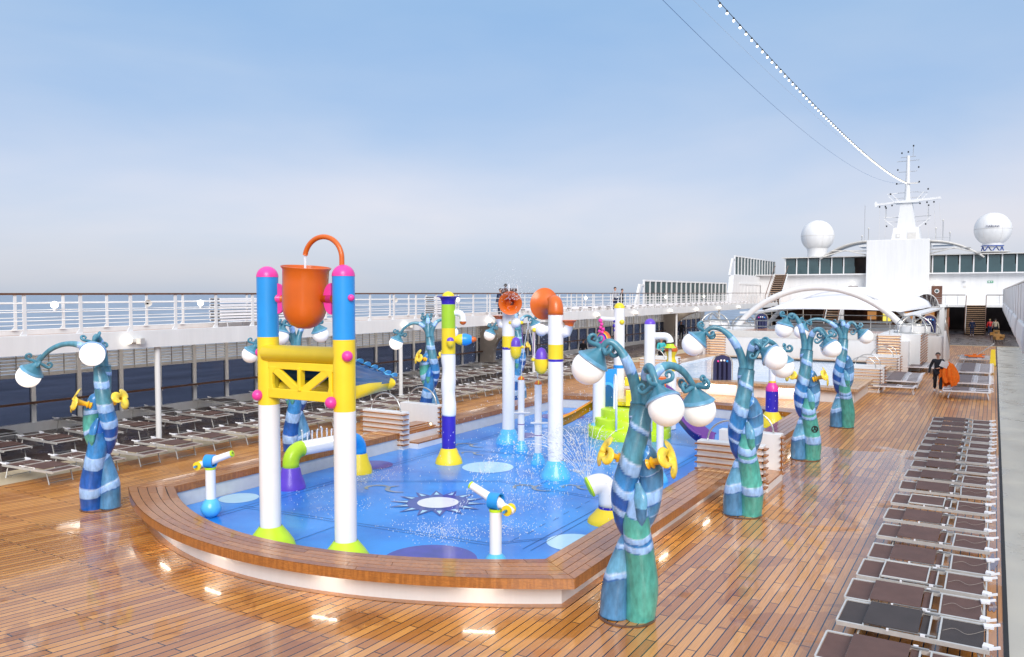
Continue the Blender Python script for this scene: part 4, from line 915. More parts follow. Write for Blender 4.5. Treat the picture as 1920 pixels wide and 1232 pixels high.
lamp_post((-16.9, 16.2, 0), 'blue twisted octopus lamp post seen between the poles of the bucket tower', GR, armsL2, -1, 1, seed=6, flowers=False)
lamp_post((-16.85, 22.4, 0), 'blue twisted octopus lamp post left of the green banded pole', GR, armsL3, -1, 1, seed=7, lits=[True, False, False])
lamp_post((-16.9, 28.5, 0), 'blue twisted octopus lamp post behind the left horn pole', GR, armsL3, -1, 1)
# ============================================================ SPLASH TOYS
def flare(mb, m_, r=.19, R_=.40, h=.38, o=(0, 0, .03)): mb.lathe([(R_*1.0, 0), (R_*.985, .04), (R_*.92, h*.3), (R_*.72, h*.62), (r*1.25, h*.88), (r*1.04, h)], m_, o, seg=32)
def pole(parent, x, y, r, segs, flarem=None, dome=None, fr=.40, fh=.38):
    # segs: [(z0,z1,mat)]
    for z0, z1, m_ in segs:
        q = MB(); q.lathe([(r, z0), (r, z1)], m_, (x, y, 0), seg=32); q.build('pole_section', parent)
    if flarem: q = MB(); flare(q, flarem, r, fr, fh, (x, y, .03)); q.build('flared_foot', parent)
    if dome: q = MB(); q.sph((x, y, segs[-1][1]), r*1.03, dome, 32, 0, 90); q.build('dome_cap', parent)
def P2(x, y): return Vector((x, y, 0))
A = Vector((-10.76, 9.67, 0)); B = Vector((-9.06, 9.73, 0)); C_ = Vector((-9.81, 11.95, 0)); C_ = Vector((-9.78, 11.55, 0))
tw = thing('bucket_tower', 'tall white, yellow and blue two-pole tower with tipping orange bucket', 'water toy', tuple(A))
for Pp in (A, B):
    d = Pp-A; pole(tw, d.x, d.y, .182, [(.38, 2.57, whitepipe), (2.57, 3.74, yellow), (3.74, 4.77, bluep)], lime, pink, .43, .40)
ab = (B-A); un = ab.normalized(); nn = Vector((un.y, -un.x, 0))   # towards viewer
def T_(s, n_, z): v = un*s+nn*n_; return Vector((v.x, v.y, z))
LN = ab.length
q = MB(); q.tube([T_(.0, .1, 3.47), T_(.05, .1, 3.47), T_(LN, .02, 3.47)], [.10, .145, .145], yellow, 20); q.build('top_tube', tw)
# cut-out panel: frame bars
q = MB(); th = .07
def bar_(a, b, w): q.beam(a, b, th, w, yellow)
n0 = .1
bar_(T_(.0, n0, 3.27), T_(LN, n0, 3.27), .13); bar_(T_(.0, n0, 2.79), T_(LN, n0, 2.79), .17); bar_(T_(LN/2, n0, 2.86), T_(LN/2, n0, 3.25), .12)
q.v = q.v
def pbeam(a, b, w, nn_=n0):
    a = Vector(a); b = Vector(b); d = (b-a).normalized(); s = Vector((-d.y, d.x))*w/2
    pts = [a+s, a-s, b-s, b+s]; q.prism([T_(p.x, nn_-th/2+.003, p.y) for p in pts], (0, 0, 0), nn*(th-.006), yellow)
pbeam((.24, 3.22), (LN/2, 2.82), .14); pbeam((LN-.24, 3.22), (LN/2, 2.82), .14)
q.prism([T_(x, n0-.038, z) for x, z in ((.15, 3.25), (.34, 3.25), (.22, 3.12), (.22, 2.95), (.25, 2.84), (.15, 2.80))], (0, 0, 0), nn*.076, yellow)
q.prism([T_(LN-x, n0-.038, z) for x, z in ((.15, 2.80), (.25, 2.84), (.22, 2.95), (.22, 3.12), (.34, 3.25), (.15, 3.25))], (0, 0, 0), nn*.076, yellow)
q.build('cutout_panel', tw, bevel=.012)
c3 = (C_-A)
for (s0, e0) in ((Vector((0, 0, 2.82)), Vector((c3.x, c3.y, 2.80))), (Vector((ab.x, ab.y, 2.84)), Vector((c3.x, c3.y, 2.80)))):
    d = (e0-s0).normalized(); q = MB(); q.tube([s0, e0+d*.12, e0+d*.22], [.13, .13, .06], yellow, 18); q.build('frame_tube', tw)
# corrugated hip roof sloping to the rear corner
q = MB(); rows = 26; vs = []; nrow = 14
e1 = Vector((0, 0, 3.42))+un*-.05; e2 = Vector((ab.x, ab.y, 3.42))+un*.05; ap = Vector((c3.x, c3.y, 2.86))+(c3-ab*.5).normalized()*.35
for i in range(rows+1):
    t = i/rows; a = e1.lerp(ap, t); b = e2.lerp(ap, t); wv = .035*math.sin(t*rows*1.45)
    for j in range(nrow+1): p = a.lerp(b, j/nrow); vs.append(p+Vector((0, 0, wv)))
q.add(vs, [(i*(nrow+1)+j, i*(nrow+1)+j+1, (i+1)*(nrow+1)+j+1, (i+1)*(nrow+1)+j) for i in range(rows) for j in range(nrow)], deepblue, True)
for (u0, lowz) in ((e2, 2.93), (e1, 2.93)):
    lo = Vector((u0.x, u0.y, lowz)); vs = []
    for i in range(41):
        t = i/40; a = u0.lerp(ap, t); b = lo.lerp(ap+Vector((0, 0, -.06)), t)
        for j in range(7): f_ = j/6; p = a.lerp(b, f_); vs.append(p+un*.025*math.sin(f_*14)*(1-t))
    q.add(vs, [(i*7+j, i*7+j+1, (i+1)*7+j+1, (i+1)*7+j) for i in range(40) for j in range(6)], deepblue, True)
rf = q.build('wavy_roof', tw); sm = rf.modifiers.new('s', 'SOLIDIFY'); sm.thickness = .03
q = MB()
for (u0, u1, of) in ((e2, ap, un), (e1, ap, -un)):
    k = 7
    for i in range(k):
        a = u0.lerp(u1, (i+.1)/k); b = u0.lerp(u1, (i+.9)/k); mid = (a+b)/2; pts = []
        for j in range(9): an = math.pi*j/8; pts.append(mid+(b-a)/2*math.cos(an)+of*.05*math.sin(an)+Vector((0, 0, .03+.06*math.sin(an))))
        q.prism(pts, (0, 0, 0), of*.03, ltblue)
q.build('scalloped_edge', tw)
# knobs
for (s, n_, z, r, m_) in ((-.06, .2, 2.74, .095, pink), (LN-.11, .2, 2.72, .10, pink), (LN+.17, .12, 3.48, .09, pink), (-.19, 0, 3.46, .09, pink), (LN+.2, .05, 4.42, .055, pink)):
    q = MB(); q.sph(T_(s, n_, z), r, m_, 20); q.build('round_knob', tw)
# bucket
bc = T_(LN/2-.02, .06, 0); bx = (-nn*.0+un*.10+Vector((0, 0, 1))).normalized()
bk = MB(); pr = [(.0, 0), (.12, .012), (.22, .06), (.31, .16), (.355, .28), (.37, .42), (.375, .8), (.38, .98), (.41, 1.02), (.415, 1.035), (.40, 1.04), (.365, .97), (.35, .5), (.2, .2), (0, .15)]
bk.lathe(pr, orange, T_(LN/2-.02, .0, 3.9), (un*.10+nn*.04+Vector((0, 0, 1))), 44); bk.build('tipping_bucket', tw)
for s in (-1, 1):
    cz = T_(LN/2+s*.56, 0, 4.40); q = MB(); q.tube([cz-un*s*.2, cz+un*s*.06], [.06, .065], orange, 16); q.tube([cz-un*s*.05, cz+un*s*.05], .068, pink, 16)
    pts = []
    for i in range(13):
        a = -math.pi/2+math.pi*i/12; pts.append(T_(LN/2+s*(.60-.17*math.cos(a)), -.02, 4.40+.26*math.sin(a)))
    q.prism(pts, (0, 0, 0), nn*.04, pink); q.build('axle_bracket', tw)
pts = [T_(LN-.03, .0, 4.9)]
for i in range(17):
    a = math.pi*i/16*.94; pts.append(T_(LN-.43+.40*math.cos(a), .0, 5.06+.36*math.sin(a)))
q = MB(); q.tube(smooth_pts(pts, 3), .042, orange, 16); q.build('filler_pipe', tw)
e = pts[-1]; q = MB(); q.tube([e, e-Vector((.005, 0, .3))], [.025, .018], streamm, 10); q.build('water_stream', tw)['kind'] = 'stuff'
# spray arch
sa = thing('spray_arch', 'low horizontal white spray pipe with lime and blue elbows left of the bucket tower', 'water toy', (-13.7, 12.93, 0))
p0 = Vector((0, 0, 0)); p1 = Vector((.26, 2.0, 0)); dd = (p1-p0).normalized()
q = MB(); flare(q, purple, .17, .33, .5); q.build('flared_foot', sa); q = MB(); flare(q, yellow, .17, .33, .5, (p1.x, p1.y, .03)); q.build('flared_foot', sa)
q = MB(); q.tube([(0, 0, .48), (0, 0, .6)]+[tuple(p0+dd*(.3-.3*math.cos(a))+Vector((0, 0, .62+.28*math.sin(a)))) for a in [math.pi/2*i/8 for i in range(1, 9)]], .185, lime, 22); q.build('elbow', sa)
q = MB(); q.tube([tuple(p1+Vector((0, 0, .48))), tuple(p1+Vector((0, 0, .6)))]+[tuple(p1-dd*(.3-.3*math.cos(a))+Vector((0, 0, .62+.28*math.sin(a)))) for a in [math.pi/2*i/8 for i in range(1, 9)]], .185, bluep, 22); q.build('elbow', sa)
q = MB(); q.tube([p0+dd*.28+Vector((0, 0, .9)), p1-dd*.28+Vector((0, 0, .9))], .17, whitepipe, 22); q.build('spray_pipe', sa)
q = MB()
for i in range(11):
    c = p0.lerp(p1, .16+.07*i)+Vector((0, 0, 1.06)); h = rnd.uniform(.12, .24); q.tube([c, c+Vector((rnd.uniform(-.01, .01), 0, h*.6)), c+Vector((0, 0, h))], [.014, .02, .028], drop, 6); q.sph(c+Vector((rnd.uniform(-.03, .03), 0, h+.02)), .022, drop, 6)
q.build('water_jets', sa)['kind'] = 'stuff'
# green banded pole
gp = thing('banded_pole', 'lime, yellow and white wavy spray pole with indigo base band and yellow foot', 'water toy', (-12.19, 17.01, 0))
for z0, z1, m_ in ((.42, 1.29, indigo), (2.91, 3.58, yellow), (3.58, 4.2, green)):
    q = MB(); q.lathe([(.18, z0), (.18, z1)], m_, seg=32); q.build('pole_section', gp)
q = MB(); n = 40; q.tube([(.012*math.sin(i/n*11), 0, 1.29+1.62*i/n) for i in range(n+1)], [.183+.009*math.sin(i/n*15) for i in range(n+1)], whitepipe, 32); q.build('wavy_section', gp)
q = MB(); flare(q, yellow, .18, .36, .40); q.build('flared_foot', gp)
q = MB(); q.lathe([(.18, 4.2), (.185, 4.3), (.22, 4.37), (.31, 4.4), (.31, 4.41), (.2, 4.41)], indigo, seg=32); q.build('collar', gp); q = MB(); q.lathe([(.17, 4.38), (.17, 4.41), (.14, 4.47), (.08, 4.52), (.001, 4.54)], yellow, seg=28); q.build('dome_cap', gp)
q = MB(); o_ = RT*.17+Vector((0, 0, 3.28)); q.lathe([(.07, 0), (.13, .08), (.15, .16), (.145, .2)], yellow, o_, RT, 24); q.lathe([(.155, .2), (.16, .28), (.13, .38), (.09, .44)], bluep, o_, RT, 24); q.lathe([(.075, .44), (.08, .48), (.05, .55), (.001, .57)], orange, o_, RT, 20); q.build('side_nozzle', gp)
q = MB(); o_ = RT*.07+TW*.26+Vector((0, 0, 3.2)); q.lathe([(.001, -.12), (.07, -.08), (.1, 0), (.1, .06)], yellow, o_, seg=22); q.sph(o_+Vector((0, 0, .06)), .095, purple, 20, 0, 90); q.tube([o_, o_-TW*.15+Vector((0, 0, .05))], .07, yellow, 12); q.build('drip_cup', gp)
q = MB(); q.tube(bez(RT*.1+Vector((0, 0, 3.98)), RT*.3+Vector((0, 0, 4.0)), RT*.4+Vector((0, 0, 3.95)), RT*.38+Vector((0, 0, 3.76)), 10), .085, whitepipe, 16); q.build('spout', gp); q = MB(); q.sph(RT*.38+Vector((0, 0, 3.75)), .09, orange, 18, 90, 180); q.build('spout_tip', gp)
# horn poles
def horn(parent, c, d, s=1.0, m_=orange):
    q = MB(); pr = [(.13, -.34), (.135, -.15), (.17, -.02), (.24, .07), (.33, .115), (.345, .125), (.34, .14), (.29, .12), (.2, .03), (.13, -.1), (.12, -.3)]
    q.lathe([(a*s, b*s) for a, b in pr], m_, c, d, 40); q.lathe([(.125*s, -.28*s), (.001, -.28*s)], mat('horn_throat', (.12, .01, .005), .5, var=0) if 'horn_throat' not in MATS else MATS['horn_throat'], c, d, 20); q.build('horn', parent)
h1 = thing('horn_pole', 'left white spray pole whose orange horn faces the viewer', 'water toy', (-12.33, 20.25, 0), 0, 'horn spray poles')
pole(h1, 0, 0, .185, [(.42, 2.82, whitepipe), (2.82, 2.89, indigo), (2.89, 3.22, yellow), (3.22, 3.95, whitepipe)], ltblue, None, .38, .42)
q = MB(); q.tube(bez((0, 0, 3.92), (0, 0, 4.25), lp(0, .02, 4.24), lp(.03, .12, 4.22), 8), [.185]*9, orange, 24); q.build('horn_elbow', h1); horn(h1, lp(.05, .38, 4.2), TW*1+RT*.05)
h2 = thing('horn_pole', 'right white spray pole whose orange horn turns away to the left', 'water toy', (-9.02, 17.0, 0), 0, 'horn spray poles')
pole(h2, 0, 0, .185, [(.42, 2.85, whitepipe), (2.85, 2.91, indigo), (2.91, 3.26, yellow), (3.26, 3.97, whitepipe)], ltblue, None, .38, .42)
q = MB(); q.tube(bez((0, 0, 3.95), (0, 0, 4.32), lp(-.02, -.1, 4.36), lp(-.12, -.3, 4.22), 10), [.185, .185, .185, .18, .175, .17, .16, .15, .15, .15, .15], orange, 24); q.build('horn_elbow', h2); horn(h2, lp(-.19, -.35, 4.22), lp(-.42, -.8, .05), 1.15)
for h_, sx_ in ((h1, 1), (h2, -1)):
    q = MB(); c = lp(.22, .16, 3.62) if sx_ > 0 else lp(-.34, -.12, 3.60); q.sph(c, .15, whitepipe, 20); q.tube([lp(0, 0, 3.62), c], .1, whitepipe, 14); q.sph(c+RT*.17, .055, yellow, 12); q.sph(c-RT*.17, .055, yellow, 12); q.build('swing_joint', h_)
    q = MB(); q.tube([c+RT*.17, c+RT*.2-Vector((0, 0, .62))], .012, grape, 6); q.tube([c-RT*.17, c-RT*.2-Vector((0, 0, .62))], .012, grape, 6); q.build('hanger', h_)
    q = MB(); b = c-Vector((0, 0, .82)); pr = [(.001, -.26), (.08, -.24), (.14, -.15), (.17, 0), (.165, .12)]; q.lathe(pr, yellow, b, (0, 0, 1), 24); q.lathe([(.15, .1), (.14, .25), (.09, .36), (.001, .4)], purple, b, (0, 0, 1), 24); q.sph(b+RT*.2+Vector((0, 0, .1)), .05, yellow, 10); q.sph(b-RT*.2+Vector((0, 0, .1)), .05, yellow, 10); q.build('swinging_cup', h_)
q = MB(); q.tube([lp(.15, 0, 3.52), lp(.26, .02, 3.55), lp(.32, .02, 3.7)], [.12, .12, .11], whitepipe, 16); q.lathe([(.1, 0), (.12, .08), (.2, .14)], orange, lp(.32, .02, 3.7), (0, 0, 1), 22); q.build('side_bell', h2)
q = MB(); q.lathe([(.1, 0), (.14, .06), (.22, .1)], orange, lp(-.28, -.1, 3.72), (0, 0, 1), 22); q.tube([lp(0, 0, 3.5), lp(-.24, -.08, 3.55), lp(-.28, -.1, 3.72)], .1, whitepipe, 14); q.build('side_bell', h1)
# thin jets
def jetpole(loc, h, label, jet):
    o = thing('jet_pole', label, 'water toy', loc, 0, 'thin jet poles'); q = MB(); q.lathe([(.095, .3), (.095, h)], whitepipe, seg=22); q.build('pole_section', o)
    q = MB(); q.sph((0, 0, h), .1, orange, 22, 0, 90); q.tube([lp(.0, .1, h), lp(.01, .07, h+.075), lp(.01, 0, h+.1)], .014, yellow, 8); q.build('dome_cap', o); q = MB(); flare(q, ltblue, .095, .2, .3); q.build('flared_foot', o)
    q = MB(); q.tube([lp(-.2, .1, 1.12), lp(.25, .1, 1.12)], .03, whitepipe, 10); q.lathe([(.098, .78), (.098, .8)], grape, seg=20); q.build('handle', o)
    q = MB(); q.tube(bez((0, 0, h+.1), lp(jet*.3, 0, h+1.0), lp(jet*.9, 0, h+1.9), lp(jet*1.1, 0, h+1.7), 14), .011, streamm, 6); q.build('water_jet', o)['kind'] = 'stuff'
jetpole((-11.39, 19.4, 0), 2.05, 'thin white jet pole with orange cap just right of the left horn pole', .25)
jetpole((-10.12, 18.11, 0), 2.12, 'thin white jet pole with orange cap just left of the right horn pole', -.35)
# water cannons
def cannon(loc, h, az_, label, el_=18):
    o = thing('water_cannon', label, 'water toy', loc, 0, 'toy water cannons'); q = MB(); q.lathe([(.098, .2), (.098, h)], whitepipe, seg=26); q.build('post', o)
    q = MB(); q.lathe([(.1, 0), (.14, .03), (.195, .12), (.2, .2), (.15, .3), (.098, .36)], ltblue, (0, 0, .03), seg=28); q.build('bulb_foot', o)
    q = MB(); q.lathe([(.104, h), (.104, h+.045)], lime, seg=26); q.build('collar', o)
    c = Vector((0, 0, h+.16)); d = (RT*math.cos(az_)+TW*math.sin(az_))*math.cos(R(el_))+Vector((0, 0, math.sin(R(el_)))); hd_ = (RT*math.cos(az_)+TW*math.sin(az_)); sd_ = Vector((-hd_.y, hd_.x, 0))
    q = MB(); q.lathe([(.135, -.09), (.135, .09), (.115, .09), (.115, -.09), (.135, -.09)], bluep, c, hd_, 30); q.build('swivel_hoop', o)
    q = MB(); q.lathe([(.001, -.36), (.05, -.34), (.062, -.28), (.062, -.2), (.055, -.15), (.08, -.1), (.095, 0), (.08, .1), (.068, .2), (.062, .48)], whitepipe, c, d, 24); q.build('barrel', o)
    q = MB(); q.lathe([(.064, .48), (.064, .51), (.03, .515)], lime, c, d, 20); q.build('nozzle_tip', o)
    q = MB()
    for s in (-1, 1): q.lathe([(.001, .05), (.085, .055), (.085, .08), (.001, .085)], yellow, c-d*.26, sd_*s, 20); q.tube([c-d*.26+sd_*s*.08, c-d*.26+sd_*s*.17], .024, bluep, 10)
    q.lathe([(.1, -.02), (.1, .02)], yellow, c, d, 20); q.build('hand_wheel', o)
cannon((-13.33, 10.45, 0), .98, .15, 'small white water cannon at the left of the splash pool, pointing right', 20)
cannon((-6.66, 10.55, 0), 1.06, math.pi+.5, 'small white water cannon near the front bench, pointing left', 24)
# elbow fountain
ef = thing('elbow_fountain', 'white curved elbow nozzle with lime mouth and yellow foot spraying a fan of water', 'water toy', (-6.35, 14.2, 0))
q = MB(); flare(q, yellow, .19, .42, .28); q.build('flared_foot', ef); q = MB(); q.lathe([(.205, .29), (.205, .35)], indigo, seg=30); q.build('band', ef)
q = MB(); P_ = bez((0, 0, .35), lp(0, 0, .78), lp(-.12, .02, .86), lp(-.36, .04, .74), 12); q.tube(P_, [.2]*13, whitepipe, 26); q.build('elbow', ef)
dv = (P_[-1]-P_[-2]).normalized(); q = MB(); q.lathe([(.205, 0), (.2, .04), (.15, .07), (.001, .08)], lime, P_[-1], dv, 26); q.build('mouth_cap', ef)
# pink bottle pole
pk = thing('bottle_pole', 'pink, purple and yellow bottle-shaped spray pole in the far right pool corner', 'water toy', (-6.3, 27.3, 0))
q = MB(); flare(q, yellow, .2, .45, .5); q.build('flared_foot', pk); q = MB(); q.lathe([(.205, .52), (.205, 1.22)], indigo, seg=28); q.build('pole_section', pk)
q = MB(); q.lathe([(.206, 1.22), (.205, 1.34), (.14, 1.45), (.115, 1.5)], pink, seg=28); q.build('pole_section', pk); q = MB(); q.lathe([(.118, 1.5), (.118, 1.56)], yellow, seg=24); q.build('ring', pk); q = MB(); q.lathe([(.11, 1.56), (.11, 2.9)], whitepipe, seg=24); q.build('pole_section', pk)
# thin spray post in front of slide
tp = thing('spray_post', 'plain slim white spray post behind the foreground lamp post', 'water toy', (-6.7, 17.9, 0)); q = MB(); q.lathe([(.085, .2), (.085, 1.9)], whitepipe, seg=20); q.build('pole_section', tp); q = MB(); flare(q, ltblue, .085, .2, .25); q.build('flared_foot', tp)
# ------------------------------------------------------------ slide play structure
sp = thing('slide_structure', 'play platform with lime steps, blue arch panel, orange and purple slides', 'play structure', (-10.0, 23.5, 0))
def at(x, y): return Vector((x+10.0, y-23.5, 0))
def spole(x, y, r, h, dome, bandz=None, bandm=None, flm=None):
    d = at(x, y); q = MB(); q.lathe([(r, .05), (r, h)], whitepipe, d, seg=28); q.build('pole_section', sp)
    if dome: q = MB(); q.sph(d+Vector((0, 0, h)), r*1.02, dome, 28, 0, 90); q.build('dome_cap', sp)
    if bandz: q = MB(); q.lathe([(r+.006, bandz), (r+.006, bandz+.1)], bandm, d, seg=28); q.build('band', sp)
    if flm: q = MB(); flare(q, flm, r, r*2.0, .4, (d.x, d.y, .03)); q.build('flared_foot', sp)
spole(-10.45, 24.11, .175, 4.0, yellow, 2.05, bluep); spole(-9.41, 24.15, .175, 3.5, purple, 1.82, orange)
spole(-10.6, 22.9, .20, 2.12, orange, None, None, ltblue); spole(-9.0, 25.0, .175, 1.95, None)
spole(-9.2, 22.7, .18, 1.0, None, None, None, ltblue)
q = MB(); d = at(-9.0, 25.0); q.lathe([(.18, 1.95), (.21, 2.05), (.19, 2.2), (.13, 2.36), (.13, 2.45), (.2, 2.6)], yellow, d, seg=26); q.build('vase', sp); q = MB(); q.sph(d+Vector((0, 0, 2.63)), .21, orange, 24, 0, 100); q.build('vase_lid', sp)
q = MB(); q.sph(at(-10.45, 24.11)+TW*.16+RT*.06+Vector((0, 0, 3.55)), .085, yellow, 18); q.build('round_knob', sp)
# tap arm with bell
q = MB(); d = at(-9.41, 24.15); q.tube([d+Vector((0, 0, 3.12)), d+RT*.45+Vector((0, 0, 3.12))]+[d+RT*(.45+.2*math.sin(a))+Vector((0, 0, 2.92+.2*math.cos(a))) for a in [math.pi/2*i/6 for i in range(1, 7)]], .115, whitepipe, 20); q.build('tap_arm', sp)
q = MB(); q.lathe([(.12, .12), (.13, .05), (.2, 0), (.19, -.01), (.1, .04)], lime, d+RT*.65+Vector((0, 0, 2.75)), seg=26); q.build('tap_bell', sp)
q = MB(); q.tube([d+RT*.65+Vector((0, 0, 2.78)), d+RT*.66+Vector((0, 0, .1))], [.05, .085], streamm, 12); q.build('falling_water', sp)['kind'] = 'stuff'
# left arm with hanging wheels
d = at(-10.45, 24.11); q = MB(); q.tube([d+Vector((0, 0, 3.62)), d-RT*.62+Vector((0, 0, 3.66))], .08, whitepipe, 16); q.build('side_arm', sp)
q = MB(); c = d-RT*.52+TW*.1+Vector((0, 0, 2.98)); ax_ = (-RT*.75+TW*.65); q.lathe([(.001, -.14), (.2, -.13), (.28, -.05), (.3, .03), (.25, .07)], orange, c, ax_, 28); q.lathe([(.25, .07), (.22, .085)], yellow, c, ax_, 28); q.lathe([(.22, .08), (.17, .1)], indigo, c, ax_, 28); q.lathe([(.17, .1), (.11, .12), (.001, .125)], pink, c, ax_, 28); q.sph(c+ax_.normalized()*.13, .045, yellow, 12); q.build('spinning_wheel', sp)
q = MB(); u_ = ax_.normalized().orthogonal().normalized(); w_ = ax_.normalized().cross(u_)
for j, (a, b_, r) in enumerate([(-.04, .62, .07), (.0, .5, .06), (-.03, .4, .055), (.05, .34, .06), (-.07, .28, .05), (.02, .24, .06), (.09, .2, .05)]): q.sph(c+ax_.normalized()*.1+RT*a*1.0+Vector((0, 0, b_)), r, pink, 12)
q.build('dotted_paddle', sp); q = MB()
for j, (a, b_, r) in enumerate([(.3, .6, .06), (.36, .5, .05), (.28, .45, .06), (.36, .38, .055), (.3, .3, .05), (.38, .27, .05)]): q.sph(c-ax_.normalized()*.1+RT*a+Vector((0, 0, b_)), r, indigo, 12)
q.build('dotted_paddle', sp)
# platform + steps (curved, facing viewer)
q = MB(); pc = at(-9.75, 23.3)
for r, z0, z1 in ((1.30, .03, .34), (1.08, .34, .62), (.9, .62, .9)): q.lathe([(r, z0), (r, z1-.03), (r-.03, z1), (.001, z1)], lime, pc, seg=40)
q.build('round_steps', sp)
q = MB(); q.box(at(-9.9, 24.0)+Vector((0, 0, 1.0)), (1.9, 1.4, .12), yellow, rz=.1); q.build('platform', sp)
q = MB(); aa = at(-10.45, 23.2); pts = [(-.32, .9), (.32, .9), (.32, 2.05), (-.32, 2.05)]
q.prism([aa+RT*x+Vector((0, 0, z-.75+.0)) for x, z in [(-.3, .9), (.3, .9), (.3, 2.85), (-.3, 2.80)]], (0, 0, 0), -TW*.08, bluep)
for rr, mm in ((.27, ltblue), (.2, deepblue)):
    pts = [(-rr, .15)]+[(-rr*math.cos(a), 1.35+rr*1.2*math.sin(a)) for a in [math.pi*i/12 for i in range(13)]]+[(rr, .15)]
    q.prism([aa+RT*x+Vector((0, 0, z)) for x, z in pts], TW*.0, TW*(.035 if rr > .25 else .05), mm)
q.build('arch_panel', sp)
q = MB()
for off in (-.55, .5):
    b0 = pc+RT*off+TW*1.15; b1 = pc+RT*off*.9+TW*.25
    q.tube([b0+Vector((0, 0, .35)), b0+Vector((0, 0, 1.5))]+[b0.lerp(b1, .5-.5*math.cos(a))+Vector((0, 0, 1.5+.35*math.sin(a)+.25*(a/math.pi))) for a in [math.pi*i/10 for i in range(1, 10)]]+[b1+Vector((0, 0, 1.7)), b1+Vector((0, 0, .9))], .035, whitepipe, 10)
q.build('handrail', sp)
def slide(name, a, b, w, m_, z0, curve=.25):
    q = MB(); n = 18; a = Vector(a); b = Vector(b); d = (b-a); d.z = 0; d.normalize(); s = Vector((-d.y, d.x, 0)); vs = []
    prof = [(-1, .26), (-.93, .27), (-.8, .05), (-.4, 0), (.4, 0), (.8, .05), (.93, .27), (1, .26)]
    for i in range(n+1):
        t = i/n; c = a.lerp(b, t); z = a.z+(b.z-a.z)*(t*t*(3-2*t)); 
        for u, h in prof: p = c+s*u*w/2; vs.append((p.x, p.y, z+h))
    k = len(prof); q.add(vs, [(i*k+j, i*k+j+1, (i+1)*k+j+1, (i+1)*k+j) for i in range(n) for j in range(k-1)], m_, True); o = q.build(name, sp); sm = o.modifiers.new('s', 'SOLIDIFY'); sm.thickness = .05; return o
slide('slide', at(-10.3, 23.6)+Vector((0, 0, 1.0)), at(-12.25, 22.9)+Vector((0, 0, .12)), .55, mat('slide_orange', (.85, .33, .01), .25, coat=.5, var=.08), 1)
slide('slide', at(-9.0, 23.6)+Vector((0, 0, 1.35)), at(-7.0, 22.6)+Vector((0, 0, .12)), .62, grape, 1)
q = MB(); q.box(at(-9.35, 23.2)+Vector((0, 0, 1.75)), (.95, .06, .28), yellow, rz=.5); q.box(at(-8.9, 23.55)+Vector((0, 0, 1.62)), (.5, .07, .55), orange, rz=.5); q.box(at(-9.3, 23.1)+Vector((0, 0, 1.25)), (.9, .05, .5), yellow, rz=.5); q.box(at(-8.75, 23.7)+Vector((0, 0, .8)), (.35, .1, .9), redm, rz=.5); q.build('side_panels', sp, bevel=.03)
# ============================================================ SLATTED STEP BLOCKS
def step_wall(parent, y, sg, slats=True, h=1.09, x0=4.25, x1=5.75, th=.3):
    # local coords: origin pool centre; wall runs across the bench
    a, b = sorted((sg*x0, sg*x1)); q = MB(); q.b2(a, b, y, y+th, 0, h, white); w_ = q.build('end_wall', parent, bevel=.008)
    q = MB(); k = 7
    for i in range(k):
        z = h-.06-i*(h-.08)/k
        if slats: q.b2(a-.03, b+.03, y-.08, y-.002, z-.014, z+.014, slatm)
        q.b2(b+.002, b+.09, y-.08, y+th*.55, z-.014, z+.014, slatm)
    if not slats: q.b2(b+.001, b+.02, y+.05, y+.1, .1, h-.05, slatm)
    q.build('slats', w_)
    q = MB()
    if slats:
        for i in range(k): z = h-.06-i*(h-.08)/k; q.b2(a+.03, b-.03, y-.02, y-.003, z-.022, z-.015, slat_e)
        q.build('slat_light', w_)
    q = MB(); c = (a+b)/2; rr = .52; q.tube([(c+rr*1.05*math.cos(t), y+th/2, h+.5*math.sin(t)) for t in [math.pi*i/20 for i in range(21)]], .022, steel, 10); q.build('hoop_handle', w_)
def step_block(loc, sg, label, group, n_=3):
    o = thing('slatted_step_block', label, 'pool steps', loc, 0, group)
    step_wall(o, 0, sg); step_wall(o, 1.72, sg, False)
    q = MB()
    for i, (x0, x1, z) in enumerate([(3.95, 4.3, .22), (4.3, 4.65, .46), (5.45, 5.8, .22), (5.1, 5.45, .46), (4.65, 5.1, .56)]):
        a, b = sorted((sg*x0, sg*x1)); q.b2(a, b, .3, 1.72, 0, z-.04, white); q.b2(a-.01, b+.01, .3, 1.72, z-.04, z, board)
    q.build('steps', o)
    q = MB(); xx = sg*4.55; q.lathe([(.055, 0), (.075, 0), (.075, .015), (.055, .015)], steel, (xx, 1.72, .5), (0, -1, 0), 20); q.lathe([(.055, .004), (.001, .006)], slat_e, (xx, 1.72, .5), (0, -1, 0), 20); q.build('round_light', o)
    return o
SB = 'slatted step blocks over the pool rims'
step_block((CX, 17.75, 0), -1, 'slatted white step block with steel hoops on the left bench, right of the bucket tower', SB)
step_block((CX, 17.95, 0), 1, 'slatted white step block with steel hoops on the right bench, behind the second lamp post', SB)
step_block((CX, 39.2, 0), -1, 'slatted step block on the left rim of the second pool', SB)
step_block((CX, 39.2, 0), 1, 'slatted step block on the right rim of the second pool, beside the loungers', SB)
step_block((CX, 46.6, 0), 1, 'farther slatted step block at the right end of the second pool', SB)
